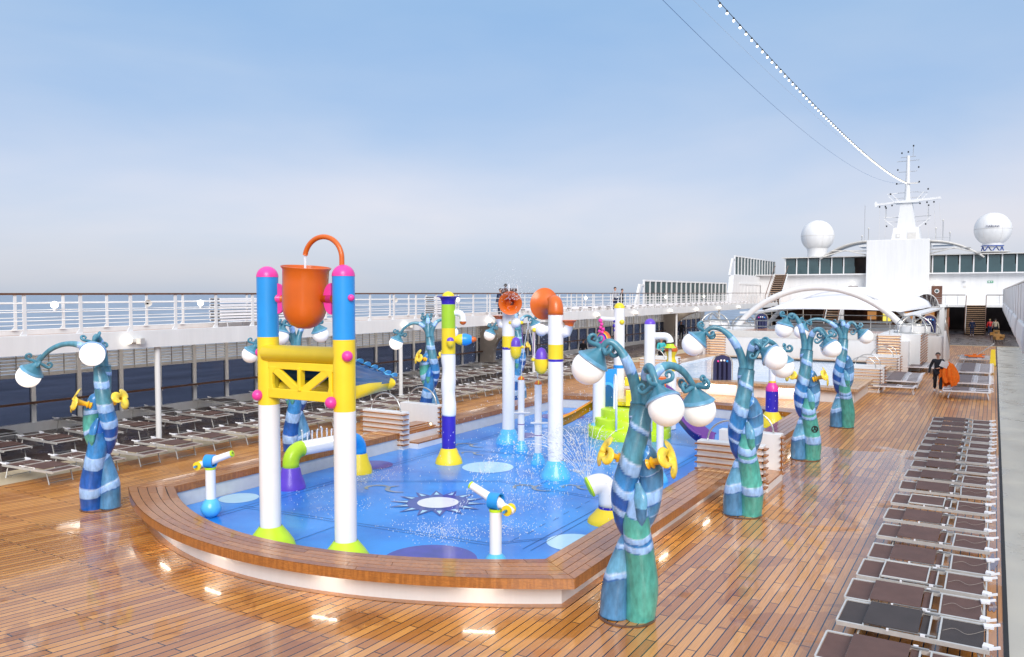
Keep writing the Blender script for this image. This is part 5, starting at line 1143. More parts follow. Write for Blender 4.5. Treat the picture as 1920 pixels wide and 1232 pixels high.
# arched navy boards
ab_ = thing('arched_board', '', 'sign board'); q = MB()
pts = [(-.4, 0, 0)]+[(-.4*math.cos(a), 0, .72+.4*math.sin(a)) for a in [math.pi*i/16 for i in range(17)]]+[(.4, 0, 0)]
q.prism(pts, (0, -.03, 0), (0, .06, 0), navy)
for x in (-.2, 0, .2): q.tube([(x, -.04, .03), (x, -.04, .82)], .045, navy, 8)
q.build('board', ab_); q = MB(); q.tube([(-.45, 0, 0)]+[(-.45*math.cos(a), 0, .72+.45*math.sin(a)) for a in [math.pi*i/16 for i in range(17)]]+[(.45, 0, 0)], .022, beigem, 8); q.build('hoop_frame', ab_)
q = MB()
for i, x in enumerate((-.2, -.07, .07, .2)): q.lathe([(.045, 0), (.001, .004)], [pink, whitef, whitef, bluep][i], (x, -.085, .90-.25*abs(x)), (0, -1, 0), 14); 
q.build('round_badges', ab_)
for i, (x, y, z, rz, lb) in enumerate([(-10.3, 35.2, .62, .5, 'standing on the front rim of the second pool'), (-4.95, 50.2, 0.0, .3, 'leaning on the right slatted corner block'), (-3.6, 58.5, 1.9, .3, 'standing at the right end of the terrace'), (-14.2, 58, 1.9, .4, 'standing at the left end of the terrace'), (-15.1, 50.2, .6, .5, 'leaning on the left slatted corner block')]):
    place(ab_, (x, y, z), rz, 'navy arched ribbed board with round badges '+lb, 'arched navy boards', i == 0)
# ============================================================ LOUNGERS
def make_lounger(fab=brownf, hood='solid', slim=False):
    o = thing('sun_lounger', '', 'sun lounger'); al = whitef if slim else alum
    q = MB()
    for s in (-1, 1):
        q.b2(-.97, .93, s*.31-(.03 if slim else .014), s*.31+(.03 if slim else .014), .30, .352, al); q.tube([(-.30, s*.29, .372), (.30, s*.29, .372)], .012, al, 8)
    for x in (-.97, -.62, .20, .33, .90): q.b2(x-.012, x+.012, -.30, .30, .33, .355, al)
    for s in (-1, 1): q.box((.14, s*.315, .37), (.06, .02, .03), whitef); q.box((-.30, s*.315, .36), (.03, .02, .03), whitef)
    q.build('frame', o)
    for x0, x1, nm in ((-.95, -.63, 'foot_sling'), (.09, .19, 'middle_sling'), (.345, .86, 'back_sling')):
        q = MB(); n = 6; vs = []
        for i in range(n+1):
            for j in range(5):
                u = i/n; v = j/4; vs.append((x0+(x1-x0)*u, -.292+.584*v, .341-.028*math.sin(math.pi*u)*math.sin(math.pi*v)))
        q.add(vs, [(i*5+j, (i+1)*5+j, (i+1)*5+j+1, i*5+j+1) for i in range(n) for j in range(4)], fab, True); q.build(nm, o)
    q = MB()
    if hood == 'solid': q.box((-.27, 0, .383), (.70, .60, .014), fab)
    else:
        q.box((-.27, 0, .378), (.66, .56, .008), fab)
        for s in (-1, 1): q.b2(-.61, .07, s*.285-.012, s*.285+.012, .37, .395, al); q.b2(-.27+s*.34-.012, -.27+s*.34+.012, -.29, .29, .37, .395, al)
    q.build('sunshade_panel', o, bevel=.004)
    for x, sl_ in ((.78, .10), (-.66, -.10)):
        q = MB()
        for s in (-1, 1): q.tube([(x, s*.27, .31), (x+sl_, s*.27, .01)], .013, al, 8)
        q.tube([(x+sl_*.85, -.27, .05), (x+sl_*.85, .27, .05)], .012, al, 8); q.build('leg', o)
    for s in (-1, 1):
        q = MB(); q.box((.91, s*.25, .362), (.12, .09, .03), whitef, rz=.2*s); q.box((.985, s*.285, .372), (.14, .022, .028), whitef, rz=.3, ry=-.15); q.build('hinge', o)
    if not slim: q = MB(); q.tube(smooth_pts([(.36, -.05, .352), (.5, .03+.05*rnd.random(), .345), (.66, -.02, .345), (.84, .1, .36), (.93, .20, .36)], 4), .0022, beigem, 5); q.build('cord', o)
    return o
LA = make_lounger(); LBf = make_lounger(hood='frame'); LD = make_lounger(darkf)
used = set()
def put(src, loc, rz, label, group, sc=None, tilt=0):
    first = src.name not in used; used.add(src.name); c = place(src, loc, rz, label, group, first)
    if sc: c.scale = sc
    return c
gR = 'brown sun loungers in the near right row'
ys = [9.55, 10.75, 11.65, 12.66, 13.62, 14.9, 16.1, 17.4, 18.75, 20.0, 21.3, 22.55, 23.6, 24.65, 25.8, 27.2, 28.3, 29.3]
for i, y in enumerate(ys):
    src = LBf if i in (3, 7) else (LD if i == 1 else LA)
    put(src, (-.79+rnd.uniform(-.025, .025), y+.33, 0), rnd.uniform(-.02, .02), ['brown mesh folded sun lounger', 'dark mesh folded sun lounger', 'sun lounger with framed sunshade'][0 if src is LA else (1 if src is LD else 2)]+', %s from the bottom in the near right row' % ordw(i), gR, (.88, 1.32, 1))
gray = mat('grey_mesh_fabric', (.15, .11, .11), .6, var=.15)
LG = make_lounger(gray, slim=True)
gF = 'loungers along the right walkway beyond the walking man'
for i, y in enumerate([39.0, 39.7, 42.6, 43.25, 43.9, 44.55, 45.2, 45.85, 48.6, 49.25, 49.9, 50.55, 51.2, 51.85, 52.5, 53.15, 53.8, 58.4, 59.2, 60.0, 61.2]):
    put(LG, (-.92, y, 0), .05, 'grey mesh sun lounger, %s from the front in the far right row' % ordw(i), gF, (.92, 1.0, 1))
gC = 'loungers in the block beside the second pool'
for i, (x, y) in enumerate([(-3.85, 39.6), (-3.9, 42.2), (-3.92, 42.85), (-3.95, 43.5), (-3.97, 44.15), (-4.0, 44.8), (-4.0, 45.45), (-4.0, 46.1), (-3.6, 50.6), (-3.6, 51.25), (-3.6, 51.9), (-3.6, 52.55), (-3.6, 53.2)]):
    if x > -4 or y < 60: put(LG, (x+.12, y-.25, 0), 0, 'grey mesh sun lounger, %s from the front beside the second pool' % ordw(i), gC, (.88, 1, 1))
# one lounger with raised back
rb = MB(); rb.beam((0, 0, .35), (1.0, 0, 1.15), .6, .03, gray); 
for s in (-1, 1): rb.beam((0, s*.31, .35), (1.05, s*.31, 1.2), .03, .04, alum); rb.b2(-1.0, 0, s*.31-.015, s*.31+.015, .3, .35, alum); rb.beam((-.8, s*.28, .3), (-.9, s*.28, 0), .03, .03, alum); rb.beam((-.1, s*.28, .3), (0, s*.28, 0), .03, .03, alum)
rb.b2(-1.0, 0, -.3, .3, .32, .335, gray); o = rb.build('sun_lounger', None, (-1.0, 60.6, 0)); tag(o, 'sun lounger with its back raised near the far stairs', 'sun lounger', gF)
for i, (x, y, l) in enumerate([(-.9, 59.0, .9), (-1.1, 60.0, 1.0), (-.8, 61.2, .7)]):
    q = MB(); q.box((0, 0, .42), (l, .5, .05), orangef); o = q.build('folded_towel', None, (x, y, 0), bevel=.02); tag(o, 'orange towel on a grey lounger near the far stairs, %s from the front' % ordw(i), 'towel', 'orange towels on the far loungers')
gA = 'loungers on the beige strip along the left deck'
pa = [10.45+1.17*i for i in range(30)]
for i, y in enumerate(pa): put(LA, (-19.55+rnd.uniform(-.06, .06), y+rnd.uniform(-.06, .06), 0), math.pi+rnd.uniform(-.05, .05)+.05, 'brown mesh sun lounger, %s from the left in the front row of the left deck' % ordw(i), gA, (1, 1.1, 1))
gB = 'loungers in the middle row of the left deck'
for i in range(30): put(LA, (-22.95+rnd.uniform(-.06, .06), 8.6+1.32*i, 0), math.pi+rnd.uniform(-.06, .06), 'brown mesh sun lounger, %s from the left in the middle row of the left deck' % ordw(i), gB, (1, 1.15, 1.12))
gCc = 'loungers in the back row by the windows'
for i in range(14): put(LD, (-25.35+rnd.uniform(-.06, .06), 12.2+2.7*i, 0), math.pi+rnd.uniform(-.06, .06), 'dark mesh sun lounger, %s from the left in the row by the windows' % ordw(i), gCc, (1, 1.15, 1.1))
# white loungers on the upper gallery, too small to show parts
q = MB(); q.b2(-.95, .95, -.3, .3, .32, .36, gray)
for s in (-1, 1):
    q.b2(-.97, .97, s*.31-.02, s*.31+.02, .28, .38, whitef)
    for x in (-.7, .7): q.tube([(x, s*.28, .3), (x+.12, s*.28, 0)], .02, whitef, 5); q.tube([(x+.2, s*.28, .3), (x+.05, s*.28, .0)], .015, grayw, 5)
q.tube([(-.2, .3, .36), (.3, .3, .62), (.5, .3, .38)], .018, whitef, 5)
UL = q.build('sun_lounger'); UL.hide_render = False
for i in range(34):
    c = UL if i == 0 else UL.copy()
    if i: S.collection.objects.link(c)
    c.location = (-25.2, 41.5+i*1.55, 3.14); c.rotation_euler = (0, 0, rnd.uniform(-.1, .1)); tag(c, 'white sun lounger on the upper gallery, %s from the left' % ordw(i), 'sun lounger', 'white loungers on the upper gallery')
q = MB(); q.b2(-.95, .95, -.3, .3, 0, .03, darkf)
for s in (-1, 1): q.b2(-.97, .97, s*.31-.02, s*.31+.02, -.02, .045, whitef)
for x in (-.9, .2, .95): q.b2(x-.03, x+.03, -.32, .32, -.01, .05, grayw)
SL = q.build('stacked_lounger'); k_ = 0
for st, (y0_, lb) in enumerate(((21.6, 'in the gallery stack left of the bucket tower'), (35.4, 'in the gallery stack behind the green pole'), (24.0, 'in the gallery stack behind the bucket tower'))):
    base = thing('stack_stand', 'white legs under the lounger stack '+lb[3:].split(',')[0].replace(' upper gallery', ' gallery'), 'stand', (-25.9, y0_, 3.14)); q = MB()
    for y in (-.6, .6): q.tube([(-.25, y, .25), (-.3, y, 0)], .015, whitef, 6); q.tube([(.25, y, .25), (.3, y, 0)], .015, whitef, 6); q.tube([(-.3, y, .05), (.3, y, .05)], .012, whitef, 6)
    q.build('legs', base)
    for j in range(8):
        c = SL if k_ == 0 else SL.copy()
        if k_: S.collection.objects.link(c)
        k_ += 1; c.location = (-25.9, y0_+rnd.uniform(-.03, .03), 3.42+j*.118); c.rotation_euler = (0, 0, math.pi/2+rnd.uniform(-.02, .02)); tag(c, 'stacked white framed lounger, %s from below ' % ordw(j)+lb, 'sun lounger', 'stacked loungers on the upper gallery')
o = thing('cushion_stack', 'dark brown cushion stack in a white frame on the gallery behind the left horn', 'cushion stack', (-24.2, 39.8, 3.14))
for j in range(6): q = MB(); q.box((0, rnd.uniform(-.05, .05), .14+j*.27), (.6, .85, .25), brownf); q.build('cushion', o, bevel=.03)
q = MB(); q.tube([(.3, -.48, 0), (.3, -.48, 1.75), (.25, -.4, 1.85)], .03, whitef, 8); q.tube([(.3, .48, 0), (.3, .48, 1.75), (.25, .4, 1.85)], .03, whitef, 8); q.build('frame', o)
# ============================================================ PEOPLE
def skinmesh(name, joints, edges, mat_, parent, sub=2):
    me = bpy.data.meshes.new(name); ks = list(joints.keys()); me.from_pydata([joints[k][0] for k in ks], [(ks.index(a), ks.index(b)) for a, b in edges], [])
    me.materials.append(mat_); o = bpy.data.objects.new(name, me); S.collection.objects.link(o)
    md = o.modifiers.new('skin', 'SKIN'); md.use_smooth_shade = True
    for i, k in enumerate(ks):
        r = joints[k][1]; me.skin_vertices[0].data[i].radius = (r, r*(joints[k][2] if len(joints[k]) > 2 else 1)); me.skin_vertices[0].data[i].use_root = (i == 0)
    sb = o.modifiers.new('sub', 'SUBSURF'); sb.levels = sub; sb.render_levels = sub
    if parent: o.parent = parent
    return o
def person(loc, rz, label, top=blackf, legs_=blackf, skin_=skinl, hair_=hairm, H_=1.76, stride=.0, lhand=(-.30, .05, .82), rhand=(.30, .05, .82), lelb=None, relb=None, look=0, lean=0, fingers=False, sit=False, shoes=whitef, group=None, jacket_open=False):
    # local: +Y is the way the person faces, x<0 is the person's left
    o = thing('person', label, 'person', loc, rz, group, H_/1.76)
    ly = lean; hz_ = .93; hip = (0, 0, hz_)
    nk = (0, ly, 1.47); hd_c = (math.sin(look)*.02, ly+.02, 1.63)
    lf, rf_ = (-.11, stride, .06), (.11, -stride*.8, .06 if not stride else .09)
    lkn, rkn = (-.105, stride*.5+.04, .5), (.105, -stride*.3+.04, .5)
    if sit: lkn, rkn = (-.12, .45, hz_-.02), (.12, .45, hz_-.02); lf, rf_ = (-.12, .48, .5), (.12, .48, .5)
    ls, rs = (-.19, ly, 1.40), (.19, ly, 1.40); lelb = lelb or (-.27, -.02, 1.12); relb = relb or (.27, -.02, 1.12)
    J = {'pel': (hip, .13, .85), 'sp': ((0, ly*.5, 1.15), .125, .8), 'ch': ((0, ly*.9, 1.34), .145, .75), 'nk': (nk, .052), 'h1': ((hd_c[0], ly+.01, 1.555), .062), 'h2': ((hd_c[0]*1.3, hd_c[1], 1.64), .088, 1.08), 'h3': ((hd_c[0], ly, 1.72), .055),
         'ls': (ls, .06), 'le': (lelb, .042), 'lw': (lhand, .03), 'rs': (rs, .06), 're': (relb, .042), 'rw': (rhand, .03),
         'lh': ((-.1, 0, .88), .09), 'lk': (lkn, .06), 'la': ((lf[0], lf[1], lf[2]+.04), .042), 'lt': ((lf[0], lf[1]+.17, lf[2]-.02), .03), 'rh': ((.1, 0, .88), .09), 'rk': (rkn, .06), 'ra': ((rf_[0], rf_[1], rf_[2]+.04), .042), 'rt': ((rf_[0], rf_[1]+.17, rf_[2]-.02), .03)}
    Ed = [('pel', 'sp'), ('sp', 'ch'), ('ch', 'nk'), ('nk', 'h1'), ('h1', 'h2'), ('h2', 'h3'), ('ch', 'ls'), ('ls', 'le'), ('le', 'lw'), ('ch', 'rs'), ('rs', 're'), ('re', 'rw'), ('pel', 'lh'), ('lh', 'lk'), ('lk', 'la'), ('la', 'lt'), ('pel', 'rh'), ('rh', 'rk'), ('rk', 'ra'), ('ra', 'rt')]
    for s, w, e in (('l', lhand, lelb), ('r', rhand, relb)):
        w, e = Vector(w), Vector(e); d = (w-e).normalized(); q_ = d.cross(Vector((0, 1, 0))); q_ = q_.normalized() if q_.length > .1 else Vector((1, 0, 0)); f_ = q_.cross(d)
        J[s+'p'] = (tuple(w+d*.075), .036, .6); Ed.append((s+'w', s+'p'))
        if fingers:
            for i, ln in enumerate((.085, .095, .088, .07)):
                b = w+d*.085+f_*(.027-.018*i); J[s+'f%d' % i] = (tuple(b+d*ln*.5), .010); J[s+'g%d' % i] = (tuple(b+d*ln*.85+q_*.025), .008); Ed += [(s+'p', s+'f%d' % i), (s+'f%d' % i, s+'g%d' % i)]
            J[s+'th'] = (tuple(w+d*.06+f_*.05), .011); Ed.append((s+'w', s+'th'))
    skinmesh('body', J, Ed, skin_, o)
    # clothes follow the same joints, slightly fuller
    K = lambda ks, f, g=1.0: {k: (J[k][0], J[k][1]*f+.008, *(J[k][2:])) for k in ks}
    T_k = K(['sp', 'ch', 'ls', 'le', 'rs', 're'], 1.22); T_k['sp'] = (J['sp'][0], .165, 1); T_k['ch'] = (J['ch'][0], .185, .95); T_k['hem'] = ((0, ly*.3, .90), .17, 1); T_k['col'] = ((0, ly, 1.455), .085)
    for s, w, e in (('l', lhand, lelb), ('r', rhand, relb)): T_k[s+'c'] = (tuple(Vector(w)*.94+Vector(e)*.06), .044)
    skinmesh('sweater', T_k, [('sp', 'ch'), ('sp', 'hem'), ('ch', 'col'), ('ch', 'ls'), ('ls', 'le'), ('le', 'lc'), ('ch', 'rs'), ('rs', 're'), ('re', 'rc')], top, o)
    B_k = K(['lh', 'lk', 'rh', 'rk'], 1.2); B_k = {'pel': (hip, .16, 1), **B_k}; B_k['lc'] = ((lf[0], lf[1], lf[2]+.05), .068); B_k['rc'] = ((rf_[0], rf_[1], rf_[2]+.05), .068)
    skinmesh('trousers', B_k, [('pel', 'lh'), ('lh', 'lk'), ('lk', 'lc'), ('pel', 'rh'), ('rh', 'rk'), ('rk', 'rc')], legs_, o)
    for a, b in ((lf, -1), (rf_, 1)): skinmesh('shoe', {'a': ((a[0], a[1]-.02, a[2]-.01), .05), 'b': ((a[0], a[1]+.19, a[2]-.02), .042, 1.2)}, [('a', 'b')], shoes, o, 1)
    q = MB(); q.sph((hd_c[0]*1.3, hd_c[1]-.012, 1.665), .104, hair_, 20, 0, 88, (0, -.45, 1)); q.build('hair', o)
    q = MB(); fy = hd_c[1]+.088
    for s in (-1, 1): q.sph((hd_c[0]+s*.032, fy-.004, 1.645), .011, black, 8); q.box((hd_c[0]+s*.032, fy-.002, 1.668), (.035, .012, .008), hair_)
    q.box((hd_c[0], fy-.002, 1.575), (.045, .012, .01), redm if False else mat('lips', (.3, .1, .09), .5, var=0) if 'lips' not in MATS else MATS['lips']); q.build('face', o)
    q = MB(); q.prism([(-.014, 0, 0), (.014, 0, 0), (0, 0, .05)], (hd_c[0], fy-.008, 1.60), (0, .022, -.004), skin_); q.sph((hd_c[0]-.09, hd_c[1]-.01, 1.635), .024, skin_, 8); q.sph((hd_c[0]+.09, hd_c[1]-.01, 1.635), .024, skin_, 8); q.build('nose_and_ears', o)
    return o
VA = math.atan2(-TW.x, TW.y)   # rotation that turns +Y to the viewer
rzv = math.atan2(-(TW.x), TW.y)
def face(ang=0): return math.atan2(TW.y, TW.x)-math.pi/2+ang
person((-2.12, 40.95, 0), face(-.45), 'man in black sweater and trousers walking with orange towels over his arm', blackf, blackf, skinl, hairm, 1.80, .22, lhand=(-.02, .26, 1.08), lelb=(-.30, .05, 1.12), rhand=(.36, .10, .80), relb=(.30, -.06, 1.12), look=.6, fingers=True)
# towels over the arm: a draped pile of folds
tw_ = MB(); nU, nV = 96, 22; vs = []
for j in range(nV+1):
    v = j/nV
    for i in range(nU):
        a = 2*math.pi*i/nU; z = .50-1.02*v; w = (.17+.13*math.sin(min(1, v*1.5)*math.pi/2))*(1 if v > .06 else .55)*(1-.25*max(0, v-.75)*4*.5)
        fold = 1+.24*math.sin(a*8+2.5*math.sin(v*3))*min(1, v*2.5)+.08*math.sin(a*17+v*5); hem = .14*math.sin(a*3+1)*v+.07*math.sin(a*7)*v
        tail = .22*max(0, math.cos(a-.2))**3*v
        vs.append(((w*fold+tail)*math.cos(a)*1.05, w*fold*math.sin(a)*.7, z+hem-.03*math.cos(a*4)*v))
tw_.add(vs, [(j*nU+i, j*nU+(i+1) % nU, (j+1)*nU+(i+1) % nU, (j+1)*nU+i) for j in range(nV) for i in range(nU)]+[tuple(range(nU))[::-1]], orangef, True)
tl = tw_.build('towel_pile', None, Vector((-2.12, 40.95, .88))+RT*.33+TW*.18, 0); tl.rotation_euler = (0, 0, math.atan2(RT.y, RT.x)); tag(tl, 'heap of bright orange towels hanging over the walking man\'s arm', 'towels')
q = MB(); q.box((0, 0, 0), (.36, .02, .26), whitef, ry=.35); q.box((.02, -.02, .03), (.3, .015, .2), whitef, ry=-.2); o = q.build('paper_sheets', None, Vector((-2.12, 40.95, 1.28))+RT*.08+TW*.36); o.rotation_euler = (0.2, 0, math.atan2(RT.y, RT.x)); tag(o, 'white papers held against the orange towels by the walking man', 'papers')
q = MB(); q.cyl((0, 0, 0), .045, .12, black, 12); o = q.build('black_cup', None, Vector((-2.12, 40.95, .60))-RT*.30+TW*.22); tag(o, 'small black object held in the walking man\'s lowered hand', 'cup')
person((-23.5, 53.4, 3.14), face(.9), 'man in light grey hoodie and dark trousers leaning at the upper gallery railing', greyf, navyf, skinl, hairm, 1.78, .02, lhand=(-.25, .35, 1.1), lelb=(-.28, .12, 1.15))
person((-23.35, 54.2, 3.14), face(1.3), 'woman in black coat leaning on the man in grey at the upper railing', blackf, blackf, skinl, hairm, 1.66, .02, lean=.06)
person((-25.1, 40.9, 3.14), face(.05), 'man in navy uniform with white collar standing behind the brown cushion stack', navyf, navyf, skind, hairm, 1.90)
person((-24.9, 40.0, 3.14), face(-.6), 'shorter person in dark clothes beside the man behind the cushion stack', navyf, navyf, skinl, hairm, 1.62)
person((-25.1, 72.4, 0), face(-.3), 'man in black shirt standing under the left gallery, far behind the purple capped pole', blackf, blackf, skinl, hairm, 1.82)
person((-17.3, 46.3, 0), face(.2), 'woman in turquoise jacket and black trousers behind the white tap arm', tealf, blackf, skinl, hairm, 1.76, lhand=(-.1, .2, 1.05), rhand=(.1, .2, 1.05), relb=(.28, .08, 1.1), lelb=(-.28, .08, 1.1))
person((-24.6, 50.5, -.47), face(2.6), 'person in black sitting on a lounger under the left gallery, seen from behind', blackf, blackf, skinl, hairm, 1.75, sit=True)
person((-1.95, 97.2, 0), face(2.8), 'person in dark blue clothes near the far right staircase, arm on the handrail', navyf, navyf, skinl, hairm, 1.72) ; bpy.data.objects[-1] if False else None
person((-.35, 99.5, 0), face(2.9), 'fair haired person in red and white top in the far group at right', redm, navyf, skinl, blond, 1.70)
person((.15, 97.5, 0), face(2.5), 'man in beige jacket in the far group at right', chairw if False else mat('beige_cloth', (.45, .38, .28), .8, var=.05), blackf, skinl, hairm, 1.78)
person((-21.5, 81, 0), face(.5), 'far person in a blue top under the left gallery', navyf, blackf, skinl, hairm, 1.75)
# ============================================================ SMALL THINGS
o = thing('wet_floor_sign', 'yellow folding wet floor sign standing on the deck at right', 'sign', (.0, 57.5, 0)); q = MB()
q.prism([(-.17, -.18, 0), (.17, -.18, 0), (.11, 0, 1.0), (-.11, 0, 1.0)], (0, 0, 0), (0, .025, 0), yellow); q.prism([(-.17, .18, 0), (.17, .18, 0), (.11, .03, 1.0), (-.11, .03, 1.0)], (0, 0, 0), (0, .025, 0), yellow); q.b2(-.2, .2, -.2, .2, 0, .02, black); q.build('panel', o)
q = MB()
for k, (w, z) in enumerate(((.16, .25), (.12, .4), (.16, .52), (.1, .64), (.08, .78))): q.box((0, -.162+z*.17, z), (w, .012, .05), black, rx=-.18)
q.build('black_marks', o)
q = MB(); q.b2(-.28, .28, -.04, 0, -.12, .12, greens); o = q.build('exit_sign', None, (-.45, 106.97, 5.75)); tag(o, 'small green exit sign on the white wall at far right', 'sign')
q = MB(); q.b2(-.2, -.05, -.06, -.04, -.07, .07, whitef); q.b2(.02, .2, -.06, -.04, -.04, .04, whitef); q.build('pictogram', o)
q = MB(); q.b2(-.2, .2, -.06, 0, -.5, .5, redm); o = q.build('red_cabinet', None, (-4.35, 98.8, 1.35)); tag(o, 'red fire cabinet on the column left of the far staircase', 'cabinet')
cf = bpy.data.curves.new('lettering', 'FONT'); cf.body = 'MARLINK'; cf.size = .36; cf.extrude = .01; cf.align_x = 'CENTER'; cf.materials.append(navy)
ltmp = bpy.data.objects.new('lettering', cf); S.collection.objects.link(ltmp); bpy.context.view_layer.update(); lme = bpy.data.meshes.new_from_object(ltmp.evaluated_get(bpy.context.evaluated_depsgraph_get())); bpy.data.objects.remove(ltmp); lt = bpy.data.objects.new('lettering', lme); S.collection.objects.link(lt); lt.parent = r2; dirv = Vector((0.35, -109, 0)).normalized(); dirv = (dirv+Vector((.0, 0, .05))).normalized(); lt.location = dirv*2.10+Vector((0, 0, .02)); lt.rotation_euler = (R(90), 0, 0)
rc = thing('rattan_chair', '', 'chair'); q = MB(); q.b2(-.3, .3, -.3, .3, .38, .48, chairw); q.b2(-.3, .3, .24, .32, .4, .9, chairw); q.b2(-.32, -.26, -.3, .3, .4, .68, chairw); q.b2(.26, .32, -.3, .3, .4, .68, chairw); q.build('seat_shell', rc, bevel=.03)
for a, b in ((-.26, -.26), (.26, -.26), (-.26, .26), (.26, .26)): q = MB(); q.b2(a-.02, a+.02, b-.02, b+.02, 0, .4, dark); q.build('leg', rc)
for i, (x, y, z) in enumerate([(.35, 82, .4), (.5, 86, 2.0), (.1, 90, -.5)]): place(rc, (x, y, 0), z, 'brown rattan armchair under the right gallery, %s from the front' % ordw(i), 'rattan chairs', i == 0)
tb = thing('high_table', 'tall round wooden bar table beside the white column left of the far stairs', 'table', (-5.6, 95.5, 0)); q = MB(); q.cyl((0, 0, 1.0), .42, .05, dooru, 20); q.build('tabletop', tb); q = MB(); q.cyl((0, 0, 0), .05, 1.0, dark, 10); q.cyl((0, 0, 0), .25, .03, dark, 16); q.build('pedestal', tb)
dc = thing('bar_chair', '', 'chair'); q = MB(); q.b2(-.22, .22, -.22, .22, .42, .47, black); q.b2(-.22, .22, .18, .22, .47, .95, black); q.build('seat_shell', dc, bevel=.02)
for a, b in ((-.19, -.19), (.19, -.19), (-.19, .19), (.19, .19)): q = MB(); q.b2(a-.015, a+.015, b-.015, b+.015, 0, .43, black); q.build('leg', dc)
for i in range(6): place(dc, (-6.0-.85*i, 91.5+(i % 2)*1.3, 0), rnd.uniform(-2, 2), 'black chair in front of the bar, %s from the right' % ordw(i), 'black bar chairs', i == 0)
# ladder pieces / puddles
pm = mat('puddle_water', (.20, .07, .04), .04, var=.1, coat=1)
for i, (x, y, rx_, ry_) in enumerate([(.07, 10.9, .07, .42), (.08, 15.4, .06, .5), (.08, 19.2, .05, .4), (.07, 13.3, .05, .3)]):
    q = MB(); q.poly([(x+rx_*math.cos(2*math.pi*k/28)*(1+.35*math.sin(3*2*math.pi*k/28+i)), y+ry_*math.sin(2*math.pi*k/28)*(1+.25*math.sin(5*2*math.pi*k/28))) for k in range(28)], .006, pm); tag(q.build('puddle'), kind='structure')
# ============================================================ STRING LIGHTS AND STAY WIRES
mp0, mp1 = Vector((-8.70, 24, 15.02)), Vector((-10.25, 117, 18.95))
def cablept(t, a, b, sag): return a.lerp(b, t)-Vector((0, 0, 4*sag*t*(1-t)))
sl_ = thing('string_lights', 'cable of warm white festoon bulbs running from the mast up out of the picture', 'string lights', tuple(mp1))
q = MB(); q.tube([cablept(i/80, mp0, mp1, 1.0)-mp1 for i in range(81)], .013, black, 5); q.build('cable', sl_)
bulb = MB(); bulb.sph((0, 0, -.11), .045, bulb_e, 10); bulb.cyl((0, 0, -.07), .035, .08, black, 8); bulb = bulb.build('bulb', sl_)
for i in range(98):
    c = bulb if i == 0 else bulb.copy()
    if i: S.collection.objects.link(c); c.parent = sl_
    c.location = cablept((i+.5)/98, mp0, mp1, 1.0)-mp1
for i, (a, b, s_) in enumerate(((Vector((-10.3, 24, 15.0)), Vector((-10.5, 117, 18.9)), 2.0), (Vector((-9.8, 24, 15.35)), Vector((-10.4, 117, 18.9)), .9))):
    q = MB(); q.tube([cablept(k/60, a, b, s_) for k in range(61)], .012 if i == 0 else .006, steel if i else deepblue, 4); tag(q.build('stay_wire'), ['lower thin stay wire from the mast, left of the string lights', 'fainter thin stay wire just left of the string lights'][i], 'wire')
# ============================================================ WATER SPRAY
def drops(name, items, m_=drop):
    q = MB()
    for p, v, r in items:
        d = v.normalized() if v.length > 0 else Vector((0, 0, 1)); u = d.orthogonal().normalized(); w = d.cross(u); k = r*(1.2+min(3.2, v.length*.45))
        vs = [p+d*k, p-d*k]+[p+(u*math.cos(a)+w*math.sin(a))*r for a in (0, 2.094, 4.189)]
        q.add(vs, [(0, 2, 3), (0, 3, 4), (0, 4, 2), (1, 3, 2), (1, 4, 3), (1, 2, 4)], m_, True)
    o = q.build(name); o['kind'] = 'stuff'; return o
G = Vector((0, 0, -9.81))
it = []; src_ = Vector((-6.35, 14.2, .78))-RT*.42
for jn in range(11):
    a = R(46+jn*5.6); sp_v = rnd.uniform(4.3, 5.2); jy = rnd.uniform(-.4, .3); v0 = (-RT*math.cos(a)*.9+TW*jy*.4+Vector((0, 0, math.sin(a))))*sp_v
    for k in range(150):
        t = rnd.random()**.8*1.05; sc_ = .02+.10*t; p = src_+v0*t+G*t*t/2+Vector((rnd.gauss(0, sc_), rnd.gauss(0, sc_), rnd.gauss(0, sc_)))*.8
        if p.z > .04: it.append((p, v0+G*t, rnd.uniform(.004, .011)*(1.25 if t < .3 else 1)))
drops('fountain_spray', it)
q = MB()
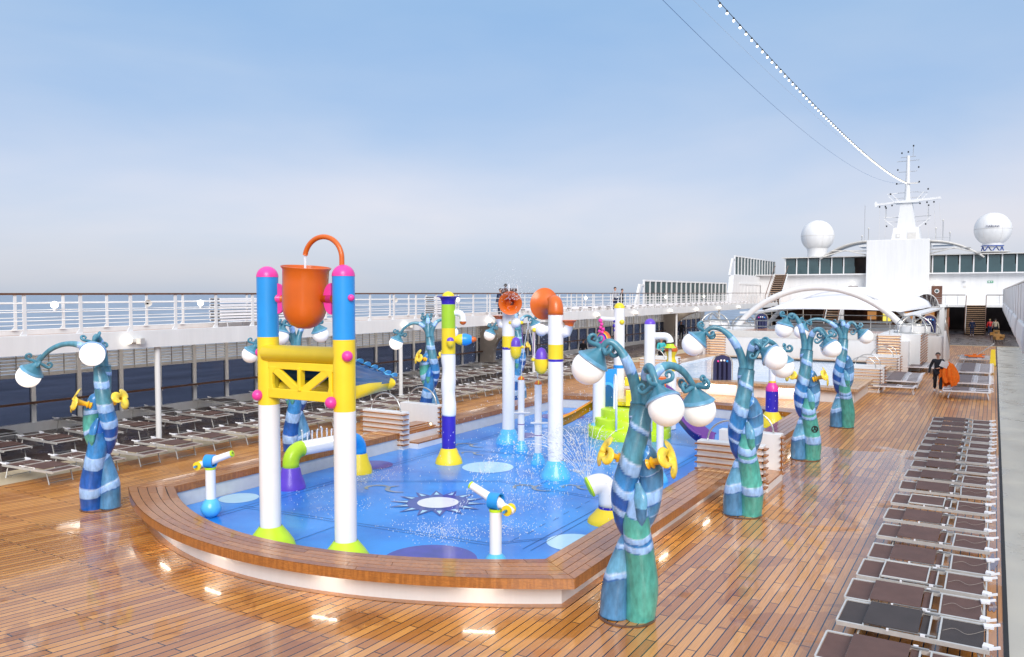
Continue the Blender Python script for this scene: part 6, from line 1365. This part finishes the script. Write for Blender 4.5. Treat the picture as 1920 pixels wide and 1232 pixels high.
for jn in range(12):
    a = R(50+jn*5.2+rnd.uniform(-3, 3)); jy = rnd.uniform(-.4, .3); v0 = (-RT*math.cos(a)*.9+TW*jy*.4+Vector((0, 0, math.sin(a))))*rnd.uniform(4.7, 5.1)
    q.tube([src_+v0*t+G*t*t/2 for t in [.035*k for k in range(15)]], interp([.003, .005, .005, .0015], 15), drop, 5)
q.build('fountain_streams')['kind'] = 'stuff'
it = []
for k in range(500):
    p = Vector((rnd.gauss(-9.0, 1.5), rnd.gauss(15.8, 1.6), rnd.random()**1.5*2.6+.05)); it.append((p, Vector((-.8, 0, -4)), rnd.uniform(.0035, .009)))
for k in range(500): p = Vector((rnd.gauss(-11.6, .8), rnd.gauss(19.6, .8), rnd.random()*4.3)); it.append((p, Vector((0, 0, -3)), rnd.uniform(.004, .009)))
for k in range(350): p = Vector((rnd.gauss(-12.1, .35), rnd.gauss(19.6, .5), 4.6+abs(rnd.gauss(0, .35)))); it.append((p, Vector((.2, 0, 1)), rnd.uniform(.003, .008)))
for k in range(260): p = Vector((rnd.gauss(-11.7, .25), rnd.gauss(19.7, .3), 4.3+abs(rnd.gauss(0, .3)))); it.append((p, Vector((.2, 0, 2)), rnd.uniform(.005, .012)))
for k in range(450): p = Vector((rnd.gauss(-9.4, 2.0), rnd.gauss(23.5, 1.3), rnd.random()*1.5)); it.append((p, Vector((0, 0, -3)), rnd.uniform(.005, .01)))
drops('falling_water_drops', it)
it = []
for (cx_, cy_, sx_, sy_, n_) in [(-8.7, 11.9, .5, .28, 550), (-7.8, 12.8, .35, .3, 260), (-11.5, 12.3, .4, .5, 150), (-9.2, 16.9, .5, .9, 300), (-12.7, 14.2, .3, .9, 350), (-9.3, 24.4, .3, .3, 250), (-8.4, 14.6, .5, .5, 200)]:
    for k in range(n_):
        p = Vector((rnd.gauss(cx_, sx_), rnd.gauss(cy_, sy_), 0)); p.z = .036+abs(rnd.gauss(0, .05)); it.append((p, Vector((rnd.uniform(-1, 1), rnd.uniform(-1, 1), rnd.uniform(0, 1.5))), rnd.uniform(.004, .012)))
drops('splash_foam', it)
